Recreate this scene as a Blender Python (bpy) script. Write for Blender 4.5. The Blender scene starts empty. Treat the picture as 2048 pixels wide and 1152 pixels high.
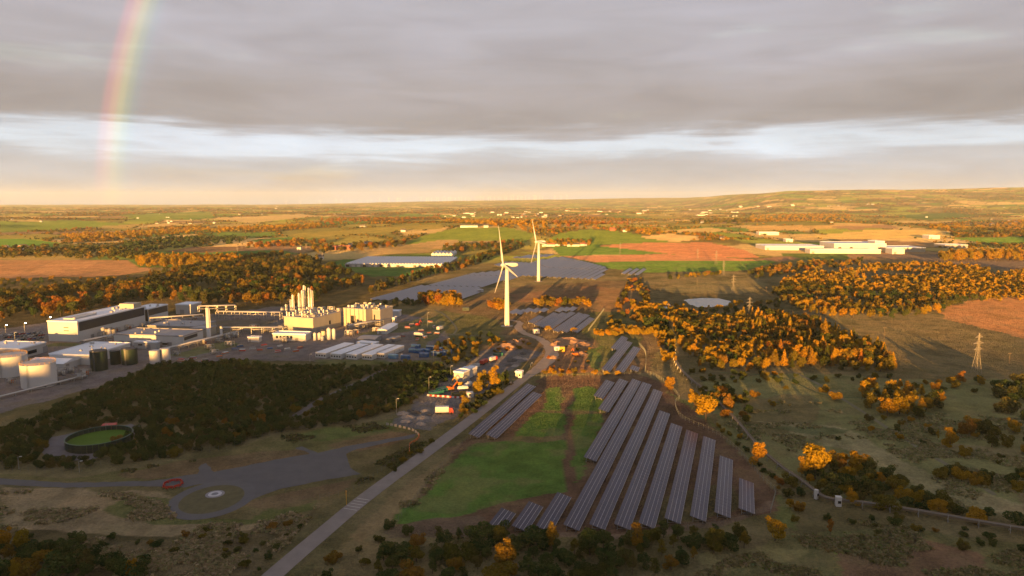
import bpy, math, random
import numpy as np
from mathutils import Vector

# ------------------------------------------------------------------ camera, sky, sun, exposure
SC = bpy.context.scene
COL = SC.collection
CAM_H, FPX, YH = 100.0, 1366.0, 400.0
PITCH = math.atan((576 - YH) / FPX)
SUN_AZ, SUN_EL = 11.6, 2.7                    # light travels towards this azimuth (right of view axis)
cam = bpy.data.cameras.new('camera')
cam.sensor_width = 36.0
cam.lens = 36.0 * FPX / 2048
cam.clip_start, cam.clip_end = 1.0, 60000.0
camo = bpy.data.objects.new('camera', cam)
COL.objects.link(camo)
camo.location = (0, 0, CAM_H)
camo.rotation_euler = (math.pi / 2 - PITCH, 0, 0)
SC.camera = camo
SC.render.resolution_x, SC.render.resolution_y = 1024, 576
SC.view_settings.view_transform = 'Standard'
SC.view_settings.look = 'None'
SC.view_settings.gamma = 1.0
SC.view_settings.exposure = 2.15
SC.cycles.use_denoising = True
SC.cycles.max_bounces = 5
SC.cycles.diffuse_bounces = 2
SC.cycles.glossy_bounces = 2
SC.cycles.transmission_bounces = 3
SC.cycles.transparent_max_bounces = 6
SC.cycles.volume_bounces = 0
SC.cycles.caustics_reflective = False
SC.cycles.caustics_refractive = False

a_, e_ = math.radians(SUN_AZ), math.radians(SUN_EL)
LDIR = Vector((math.sin(a_) * math.cos(e_), math.cos(a_) * math.cos(e_), -math.sin(e_)))   # travel of light
sun = bpy.data.lights.new('sun', 'SUN')
sun.energy = 5.0
sun.color = (1.0, 0.49, 0.12)
sun.angle = math.radians(0.5)
suno = bpy.data.objects.new('sun', sun)
COL.objects.link(suno)
suno.rotation_euler = LDIR.to_track_quat('-Z', 'Y').to_euler()
suno.location = (-100, -600, 200)


class NT:
    """small helper to write node trees"""
    def __init__(s, tree):
        s.t = tree
        s.t.nodes.clear()

    def n(s, kind, **kw):
        nd = s.t.nodes.new(kind)
        for k, v in kw.items():
            if k in nd.inputs.keys() or isinstance(k, int):
                s.put(nd.inputs[k], v)
            else:
                setattr(nd, k, v)
        return nd

    def put(s, sock, v):
        if hasattr(v, 'is_output') or isinstance(v, bpy.types.NodeSocket):
            s.t.links.new(v, sock)
        elif hasattr(v, 'outputs'):
            s.t.links.new(v.outputs[0], sock)
        else:
            if sock.type == 'RGBA' and len(v) == 3:
                v = (*v, 1)
            sock.default_value = v

    def math(s, op, a, b=0.0, c=0.0, clamp=False):
        nd = s.t.nodes.new('ShaderNodeMath')
        nd.operation = op
        nd.use_clamp = clamp
        for i, v in enumerate((a, b, c)):
            s.put(nd.inputs[i], v)
        return nd.outputs[0]

    def mix(s, f, a, b, mode='MIX'):
        nd = s.t.nodes.new('ShaderNodeMix')
        nd.data_type = 'RGBA'
        nd.blend_type = mode
        s.put(nd.inputs[0], f)
        s.put(nd.inputs[6], a)
        s.put(nd.inputs[7], b)
        return nd.outputs[2]

    def ramp(s, f, stops, interp='LINEAR'):
        nd = s.t.nodes.new('ShaderNodeValToRGB')
        cr = nd.color_ramp
        cr.interpolation = interp
        while len(cr.elements) < len(stops):
            cr.elements.new(0.5)
        for el, (p, c) in zip(cr.elements, stops):
            el.position = p
            el.color = (*c, 1) if len(c) == 3 else c
        s.put(nd.inputs[0], f)
        return nd.outputs[0]

    def noise(s, vec, scale, detail=4.0, rough=0.55, dist=0.0, dim='3D'):
        nd = s.t.nodes.new('ShaderNodeTexNoise')
        nd.noise_dimensions = dim
        if vec is not None:
            s.put(nd.inputs['Vector'], vec)
        for k, v in (('Scale', scale), ('Detail', detail), ('Roughness', rough), ('Distortion', dist)):
            s.put(nd.inputs[k], v)
        return nd.outputs[0]

    def smooth(s, x, lo, hi):
        nd = s.t.nodes.new('ShaderNodeMapRange')
        nd.interpolation_type = 'SMOOTHSTEP'
        s.put(nd.inputs['Value'], x)
        s.put(nd.inputs['From Min'], lo)
        s.put(nd.inputs['From Max'], hi)
        return nd.outputs[0]


def lin(r, g, b):
    f = lambda c: (c / 255 / 12.92) if c / 255 < 0.04045 else ((c / 255 + 0.055) / 1.055) ** 2.4
    return (f(r), f(g), f(b))


def build_world():
    w = bpy.data.worlds.new('World')
    SC.world = w
    w.use_nodes = True
    N = NT(w.node_tree)
    out = N.n('ShaderNodeOutputWorld')
    sky = N.n('ShaderNodeTexSky')
    sky.sky_type = 'NISHITA'
    sky.sun_disc = False
    sky.sun_elevation = e_
    sky.sun_rotation = math.pi + a_
    tc = N.n('ShaderNodeTexCoord')
    nrm = N.n('ShaderNodeVectorMath', operation='NORMALIZE')
    N.put(nrm.inputs[0], tc.outputs['Generated'])
    d = nrm.outputs[0]
    sep = N.n('ShaderNodeSeparateXYZ')
    N.put(sep.inputs[0], d)
    z = sep.outputs[2]
    el = N.math('MULTIPLY', N.math('ARCSINE', z), 180 / math.pi)          # elevation, degrees
    # cloud-sheet coordinates: stretched along the horizon
    sq = N.n('ShaderNodeVectorMath', operation='MULTIPLY')
    N.put(sq.inputs[0], d)
    sq.inputs[1].default_value = (1.0, 1.0, 5.5)
    sq2 = N.n('ShaderNodeVectorMath', operation='MULTIPLY')
    N.put(sq2.inputs[0], d)
    sq2.inputs[1].default_value = (1.0, 1.0, 16.0)
    n1 = N.noise(sq.outputs[0], 2.6, 6.0, 0.55, 0.4)
    n2 = N.noise(sq2.outputs[0], 5.0, 6.0, 0.6, 0.5)
    n3 = N.noise(sq.outputs[0], 2.1, 3.0, 0.5, 0.5)
    elw = N.math('ADD', N.math('ADD', el, 0.7), N.math('MULTIPLY', N.math('SUBTRACT', n1, 0.5), 4.6))
    elw = N.math('ADD', elw, N.math('MULTIPLY', N.math('SUBTRACT', n2, 0.5), 3.0))
    S = 0.255
    k = lambda r, g, b: tuple(c * S for c in lin(r, g, b))
    st = [(-2, k(178, 184, 190)), (0.2, k(178, 184, 190)), (1.2, k(186, 188, 190)), (2.3, k(184, 185, 188)),
          (3.1, k(182, 182, 184)), (3.9, k(186, 190, 195)), (4.8, k(210, 221, 231)), (5.5, k(204, 213, 222)),
          (6.1, k(172, 171, 174)), (6.7, k(159, 153, 152)), (9.0, k(163, 156, 155)), (12, k(173, 169, 174)),
          (17, k(173, 170, 177)), (30, k(168, 166, 174))]
    lay = N.ramp(N.math('DIVIDE', N.math('ADD', elw, 2.0), 32.0), [((p + 2) / 32, c) for p, c in st])
    # soft mottling of the cloud deck
    mott = N.ramp(n3, [(0.3, (0.88, 0.87, 0.86)), (0.5, (1, 1, 1)), (0.68, (1.10, 1.11, 1.14))])
    mot2 = N.ramp(N.noise(sq.outputs[0], 5.3, 4.0, 0.5, 0.8), [(0.32, (0.92, 0.91, 0.91)), (0.5, (1, 1, 1)), (0.7, (1.06, 1.07, 1.08))])
    cl = N.mix(1.0, N.mix(1.0, lay, mott, 'MULTIPLY'), mot2, 'MULTIPLY')
    # thin gaps where the clear sky shows
    gap = N.math('MULTIPLY', N.smooth(n1, 0.58, 0.75), 0.18)
    skyc = N.mix(1.0, sky.outputs[0], (0.12, 0.12, 0.12), 'MULTIPLY')
    base = N.mix(gap, cl, skyc)
    # rainbow: light returned at 40.5 to 42.5 degrees from the antisolar point
    dot = N.n('ShaderNodeVectorMath', operation='DOT_PRODUCT')
    N.put(dot.inputs[0], d)
    dot.inputs[1].default_value = tuple(LDIR)
    ang = N.math('MULTIPLY', N.math('ARCCOSINE', dot.outputs['Value']), 180 / math.pi)
    t = N.math('DIVIDE', N.math('SUBTRACT', ang, 40.1), 3.0, clamp=True)
    bow = N.ramp(t, [(0.0, (0, 0, 0)), (0.14, (0.004, 0.006, 0.010)), (0.28, (0.0, 0.018, 0.018)), (0.42, (0.025, 0.045, 0.006)),
                     (0.56, (0.085, 0.078, 0.0)), (0.70, (0.125, 0.045, 0.0)), (0.84, (0.085, 0.005, 0.002)), (1.0, (0, 0, 0))], 'EASE')
    inner = N.math('MULTIPLY', N.smooth(ang, 42.0, 36.0), 0.0)
    rainy = N.math('MULTIPLY', N.smooth(el, -1.5, 7.0), N.smooth(el, 46.0, 18.0))
    rainy = N.math('ADD', N.math('MULTIPLY', rainy, 0.26), 0.22)
    full = N.mix(rainy, base, N.mix(1.0, base, bow, 'ADD'))
    bg = N.n('ShaderNodeBackground')
    N.put(bg.inputs[0], full)
    bg.inputs[1].default_value = 1.0
    N.put(out.inputs[0], bg.outputs[0])


build_world()

# ------------------------------------------------------------------ projection helpers (pixels of the 2048x1152 photograph)
def ray(px, py):
    x, y = (px - 1024) / FPX, -(py - 576) / FPX
    return np.array([x, math.cos(PITCH) + y * math.sin(PITCH), -math.sin(PITCH) + y * math.cos(PITCH)])


def proj(x, y, z):
    yy = y * math.cos(PITCH) - (z - CAM_H) * math.sin(PITCH)
    zz = y * math.sin(PITCH) + (z - CAM_H) * math.cos(PITCH)
    yy = np.maximum(yy, 1.0)
    return 1024 + FPX * x / yy, 576 - FPX * zz / yy


def hash2(ix, iy, s=0):
    h = (ix.astype(np.int64) * 374761393 + iy.astype(np.int64) * 668265263 + s * 974634777) & 0xffffffff
    h = ((h ^ (h >> 13)) * 1274126177) & 0xffffffff
    return ((h ^ (h >> 16)) & 0xffff) / 65535.0


def vnoise(x, y, s=0):
    x, y = np.asarray(x, float), np.asarray(y, float)
    ix, iy = np.floor(x), np.floor(y)
    fx, fy = x - ix, y - iy
    fx, fy = fx * fx * (3 - 2 * fx), fy * fy * (3 - 2 * fy)
    a, b = hash2(ix, iy, s), hash2(ix + 1, iy, s)
    c, d = hash2(ix, iy + 1, s), hash2(ix + 1, iy + 1, s)
    return (a * (1 - fx) + b * fx) * (1 - fy) + (c * (1 - fx) + d * fx) * fy


def fbm(x, y, s=0, o=4):
    v, a, t = 0, 1.0, 0
    for i in range(o):
        v = v + a * vnoise(np.asarray(x) * 2 ** i, np.asarray(y) * 2 ** i, s + i)
        t += a
        a *= 0.5
    return v / t


def sstep(a, b, x):
    t = np.clip((np.asarray(x, float) - a) / (b - a), 0, 1)
    return t * t * (3 - 2 * t)


def terrain(x, y):
    x, y = np.asarray(x, float), np.asarray(y, float)
    ys = np.maximum(y, 1.0)
    t = x / ys
    h = -(x * x + y * y) / (2 * 6371000.0) * sstep(2500, 6000, y)
    h = h + sstep(1150, 2400, y) * (fbm(x / 800 + 7, y / 800 + 3, 5, 3) - 0.45) * 34
    # rounded field hills behind the turbines
    for mx, my, mr, mh in ((-150, 1950, 330, 26), (230, 1900, 300, 26), (-520, 2500, 420, 18), (1150, 2300, 420, 22)):
        h = h + mh * np.exp(-(((x - mx) / mr) ** 2 + ((y - my) / (mr * 1.1)) ** 2))
    # far ridges
    pr = np.interp(t, [-1, -.75, -.4, -.2, 0, .08, .25, .33, .40, .5, .75, 1], [410, 409, 407, 403, 399, 397, 394, 388, 383, 381, 376, 374])
    yr = 17000 - 7000 * sstep(.2, .4, t)
    top = CAM_H + (YH - pr) / FPX * yr
    wob = 1 + 0.10 * (fbm(x / 1500, y / 1500, 31, 4) - .5) * 2
    h = h + np.maximum(top, 0) * wob * sstep(yr - 8500 + 2500 * sstep(.2, .4, t), yr, y) * sstep(-.45, -.1, t)
    # unseen ridge added behind the viewpoint, its crest shaped to shade the near ground
    lat = .981 * x - .194 * y
    crest = 25.8 + 9.5 * (1 - sstep(-150, -105, lat)) + 5.5 * sstep(70, 140, lat) + 4 * (fbm(x / 120, y / 200, 11, 3) - .5)
    h = h + crest * np.exp(-((y + 420) / 130) ** 2)
    return h


def G(px, py, h=0.0):
    """point at height h above the ground under a pixel of the photograph"""
    d = ray(px, py)
    t = (h - CAM_H) / d[2] if d[2] < 0 else 1e9
    t = min(t, 19000.0)
    if t * d[1] > 1100:
        tt = np.geomspace(300, 19000, 700)
        zz = CAM_H + tt * d[2] - terrain(tt * d[0], tt * d[1]) - h
        k = np.nonzero(zz < 0)[0]
        t = tt[k[0]] if len(k) else 18500.0
        if len(k) and k[0] > 0:
            lo, hi = tt[k[0] - 1], tt[k[0]]
            for _ in range(20):
                m = (lo + hi) / 2
                if CAM_H + m * d[2] - float(terrain(m * d[0], m * d[1])) - h < 0: hi = m
                else: lo = m
            t = hi
    x, y = t * d[0], t * d[1]
    return Vector((x, y, float(terrain(x, y)) + h))


def in_poly(px, py, poly):
    px, py = np.asarray(px, float), np.asarray(py, float)
    c = np.zeros(px.shape, bool)
    j = len(poly) - 1
    for i in range(len(poly)):
        xi, yi = poly[i]
        xj, yj = poly[j]
        if yi != yj:
            c ^= ((yi > py) != (yj > py)) & (px < (xj - xi) * (py - yi) / (yj - yi) + xi)
        j = i
    return c


# ------------------------------------------------------------------ materials
MATS = {}


def mat(name, col, rough=0.7, metal=0.0, var=0.25, scale=0.6, bump=0.0, spec=0.3, streak=False):
    if name in MATS:
        return MATS[name]
    m = bpy.data.materials.new(name)
    m.use_nodes = True
    N = NT(m.node_tree)
    out = N.n('ShaderNodeOutputMaterial')
    b = N.n('ShaderNodeBsdfPrincipled')
    tc = N.n('ShaderNodeTexCoord')
    v = tc.outputs['Object']
    if streak:
        mp = N.n('ShaderNodeVectorMath', operation='MULTIPLY')
        N.put(mp.inputs[0], v)
        mp.inputs[1].default_value = (1, 1, 0.15)
        v = mp.outputs[0]
    nz = N.noise(v, scale, 5.0, 0.6)
    oi = N.n('ShaderNodeObjectInfo')
    r = N.math('MULTIPLY', N.math('SUBTRACT', oi.outputs['Random'], 0.5), var * 0.4)
    f = N.math('ADD', N.math('MULTIPLY', N.math('SUBTRACT', nz, 0.5), var * 2.0), N.math('ADD', r, 1.0))
    cc = N.n('ShaderNodeVectorMath', operation='SCALE')
    cc.inputs[0].default_value = col
    N.put(cc.inputs['Scale'], f)
    N.put(b.inputs['Base Color'], cc.outputs[0])
    b.inputs['Roughness'].default_value = rough
    b.inputs['Metallic'].default_value = metal
    b.inputs['Specular IOR Level'].default_value = spec
    if bump:
        bp = N.n('ShaderNodeBump')
        bp.inputs['Strength'].default_value = bump
        bp.inputs['Distance'].default_value = 0.3
        N.put(bp.inputs['Height'], nz)
        N.put(b.inputs['Normal'], bp.outputs[0])
    N.put(out.inputs[0], b.outputs[0])
    MATS[name] = m
    return m


def emit(name, col, s):
    m = bpy.data.materials.new(name)
    m.use_nodes = True
    N = NT(m.node_tree)
    out = N.n('ShaderNodeOutputMaterial')
    e = N.n('ShaderNodeEmission')
    N.put(e.inputs[0], col)
    e.inputs[1].default_value = s
    N.put(out.inputs[0], e.outputs[0])
    MATS[name] = m
    return m


def leafmat(name, stops, attr=False, trans=0.25):
    """foliage: colour picked per plant, mottled between the leaf clumps"""
    m = bpy.data.materials.new(name)
    m.use_nodes = True
    N = NT(m.node_tree)
    out = N.n('ShaderNodeOutputMaterial')
    if attr:
        at = N.n('ShaderNodeAttribute', attribute_name='tint')
        r = at.outputs['Fac']
    else:
        r = N.n('ShaderNodeObjectInfo').outputs['Random']
    geo = N.n('ShaderNodeNewGeometry')
    nz = N.noise(geo.outputs['Position'], 0.55, 3.0, 0.6)
    f = N.math('ADD', r, N.math('MULTIPLY', N.math('SUBTRACT', nz, 0.5), 0.55))
    c = N.ramp(f, stops)
    c = N.mix(N.math('MULTIPLY', geo.outputs['Random Per Island'], 0.6), c, N.mix(1.0, c, (0.45, 0.5, 0.5), 'MULTIPLY'))
    d = N.n('ShaderNodeBsdfDiffuse')
    N.put(d.inputs[0], c)
    t = N.n('ShaderNodeBsdfTranslucent')
    N.put(t.inputs[0], c)
    mx = N.n('ShaderNodeMixShader')
    mx.inputs[0].default_value = trans
    N.put(mx.inputs[1], d.outputs[0])
    N.put(mx.inputs[2], t.outputs[0])
    N.put(out.inputs[0], mx.outputs[0])
    MATS[name] = m
    return m


# ------------------------------------------------------------------ mesh helpers
def mesh_np(name, V, F, mats=(), mi=None, smooth=False):
    """V (n,3), F list of arrays of equal-size faces"""
    me = bpy.data.meshes.new(name)
    V = np.asarray(V, np.float32)
    me.vertices.add(len(V))
    me.vertices.foreach_set('co', V.ravel())
    Fs = F if isinstance(F, list) else [F]
    loops = np.concatenate([np.asarray(f).ravel() for f in Fs]).astype(np.int32)
    tot = np.concatenate([np.full(len(f), np.asarray(f).shape[1]) for f in Fs]).astype(np.int32)
    me.loops.add(len(loops))
    me.loops.foreach_set('vertex_index', loops)
    me.polygons.add(len(tot))
    me.polygons.foreach_set('loop_start', np.concatenate([[0], np.cumsum(tot)[:-1]]).astype(np.int32))
    me.polygons.foreach_set('loop_total', tot)
    for m in mats:
        me.materials.append(m)
    if mi is not None:
        me.polygons.foreach_set('material_index', np.asarray(mi, np.int32))
    me.polygons.foreach_set('use_smooth', np.full(len(tot), smooth))
    me.update(calc_edges=True)
    return me


class MB:
    """collects simple solids into one mesh"""
    def __init__(s):
        s.v, s.f = [], []

    def add(s, vs, fs):
        o = len(s.v)
        s.v += [tuple(v) for v in vs]
        s.f += [tuple(i + o for i in f) for f in fs]
        return s

    def box(s, x0, x1, y0, y1, z0, z1):
        return s.add([(x0, y0, z0), (x1, y0, z0), (x1, y1, z0), (x0, y1, z0), (x0, y0, z1), (x1, y0, z1), (x1, y1, z1), (x0, y1, z1)],
                     [(3, 2, 1, 0), (4, 5, 6, 7), (0, 1, 5, 4), (1, 2, 6, 5), (2, 3, 7, 6), (3, 0, 4, 7)])

    def gable(s, x0, x1, y0, y1, z0, z1, along='x', t=0.25):
        """roof: closed prism with its ridge along x or y"""
        if along == 'x':
            ym = (y0 + y1) / 2
            return s.add([(x0, y0, z0), (x1, y0, z0), (x1, y1, z0), (x0, y1, z0), (x0, ym, z1), (x1, ym, z1)],
                         [(3, 2, 1, 0), (0, 1, 5, 4), (2, 3, 4, 5), (1, 2, 5), (3, 0, 4)])
        xm = (x0 + x1) / 2
        return s.add([(x0, y0, z0), (x1, y0, z0), (x1, y1, z0), (x0, y1, z0), (xm, y0, z1), (xm, y1, z1)],
                     [(3, 2, 1, 0), (0, 4, 5, 3), (1, 2, 5, 4), (0, 1, 4), (2, 3, 5)])

    def rev(s, prof, n=12, cx=0, cy=0, cap=True):
        """surface of revolution, prof = [(r,z)...]"""
        o = len(s.v)
        for r, z in prof:
            for i in range(n):
                a = 2 * math.pi * i / n
                s.v.append((cx + r * math.cos(a), cy + r * math.sin(a), z))
        for k in range(len(prof) - 1):
            for i in range(n):
                j = (i + 1) % n
                s.f.append((o + k * n + i, o + k * n + j, o + k * n + n + j, o + k * n + n + i))
        if cap:
            s.f.append(tuple(o + i for i in reversed(range(n))))
            s.f.append(tuple(o + (len(prof) - 1) * n + i for i in range(n)))
        return s

    def bar(s, p, q, r, r2=None, n=4):
        """straight strut between two points"""
        p, q = Vector(p), Vector(q)
        d = (q - p)
        if d.length < 1e-6:
            return s
        d.normalize()
        u = d.cross(Vector((0, 0, 1)))
        if u.length < 1e-3:
            u = d.cross(Vector((1, 0, 0)))
        u.normalize()
        w = d.cross(u)
        r2 = r if r2 is None else r2
        o = len(s.v)
        for c, rr in ((p, r), (q, r2)):
            for i in range(n):
                a = 2 * math.pi * (i + .5) / n
                s.v.append(tuple(c + u * (rr * math.cos(a)) + w * (rr * math.sin(a))))
        for i in range(n):
            j = (i + 1) % n
            s.f.append((o + i, o + n + i, o + n + j, o + j))
        s.f.append(tuple(o + i for i in range(n)))
        s.f.append(tuple(o + n + i for i in reversed(range(n))))
        return s

    def mesh(s, name, m, smooth=False):
        me = bpy.data.meshes.new(name)
        me.from_pydata(s.v, [], s.f)
        if m is not None:
            me.materials.append(m)
        if smooth:
            me.polygons.foreach_set('use_smooth', [True] * len(me.polygons))
        return me

    def build(s, name, m, parent=None, smooth=False):
        return put(name, s.mesh(name, m, smooth), parent)


def put(name, me, parent=None, loc=None, rz=0.0, sc=None):
    o = bpy.data.objects.new(name, me)
    COL.objects.link(o)
    if parent is not None:
        o.parent = parent
    if loc is not None:
        o.location = loc
    if rz:
        o.rotation_euler = (0, 0, rz)
    if sc is not None:
        o.scale = sc if hasattr(sc, '__len__') else (sc, sc, sc)
    return o


def tag(o, label, cat, group=None, kind=None):
    if label: o['label'] = label
    if cat: o['category'] = cat
    if group: o['group'] = group
    if kind: o['kind'] = kind
    return o


def thing(name, label, cat, loc, rz=0.0, group=None, sc=None):
    return tag(put(name, None, None, loc, rz, sc), label, cat, group)


def copy_tree(o, loc, rz, label=None, group=None, sc=None):
    c = o.copy()
    COL.objects.link(c)
    c.location = loc
    c.rotation_euler = (0, 0, rz)
    if sc is not None: c.scale = (sc, sc, sc)
    if label: c['label'] = label
    if group: c['group'] = group
    for ch in o.children:
        k = ch.copy()
        COL.objects.link(k)
        k.parent = c
        for g in ch.children:
            q = g.copy()
            COL.objects.link(q)
            q.parent = k
    return c


def structure(o, label=None):
    o['kind'] = 'structure'
    if label: o['label'] = label
    return o


def smooth_path(pts, n=10):
    """Catmull-Rom through ground points"""
    P = [np.array(p, float) for p in pts]
    P = [2 * P[0] - P[1]] + P + [2 * P[-1] - P[-2]]
    out = []
    for i in range(1, len(P) - 2):
        for k in range(n):
            t = k / n
            a, b, c, d = P[i - 1:i + 3]
            out.append(.5 * (2 * b + (c - a) * t + (2 * a - 5 * b + 4 * c - d) * t * t + (3 * b - a - 3 * c + d) * t ** 3))
    out.append(P[-2])
    return np.array(out)


def ribbon(name, pxs, width, m, dz, n=8, wob=0.0, seed=1, kind=True):
    """road or track: sheet along a line of pixels; returns object and centre line"""
    g = [G(*p) for p in pxs]
    c = smooth_path([(q.x, q.y) for q in g], n)
    d = np.gradient(c, axis=0)
    d /= np.linalg.norm(d, axis=1)[:, None] + 1e-9
    nr = np.stack([-d[:, 1], d[:, 0]], 1)
    rg = np.random.default_rng(seed)
    w = np.interp(np.linspace(0, 1, len(c)), np.linspace(0, 1, len(width)), width) if hasattr(width, '__len__') else np.full(len(c), width)
    wl = w / 2 + rg.normal(0, 1, len(c)) * wob
    wr = w / 2 + rg.normal(0, 1, len(c)) * wob
    L, R = c + nr * wl[:, None], c - nr * wr[:, None]
    V = np.concatenate([np.c_[L, terrain(L[:, 0], L[:, 1]) + dz], np.c_[R, terrain(R[:, 0], R[:, 1]) + dz]])
    k = len(c)
    F = np.array([(i, i + k, i + k + 1, i + 1) for i in range(k - 1)])
    o = put(name, mesh_np(name, V, F, [m]))
    if kind: o['kind'] = 'structure'
    return o, c


def patch(name, pxs, m, dz, jag=0.6, step=2.5, seed=3):
    """flat sheet with a slightly ragged outline"""
    g = [G(*p) for p in pxs]
    rg = np.random.default_rng(seed)
    pts = []
    for i in range(len(g)):
        a, b = g[i], g[(i + 1) % len(g)]
        k = max(1, int((b - a).length / step))
        for j in range(k):
            p = a.lerp(b, j / k)
            s = 0 if j == 0 else jag
            pts.append((p.x + rg.normal() * s, p.y + rg.normal() * s, p.z + dz))
    me = bpy.data.meshes.new(name)
    me.from_pydata(pts, [], [tuple(range(len(pts)))])
    me.materials.append(m)
    o = put(name, me)
    if me.polygons[0].normal.z < 0:
        me.flip_normals()
    o['kind'] = 'structure'
    return o
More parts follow.
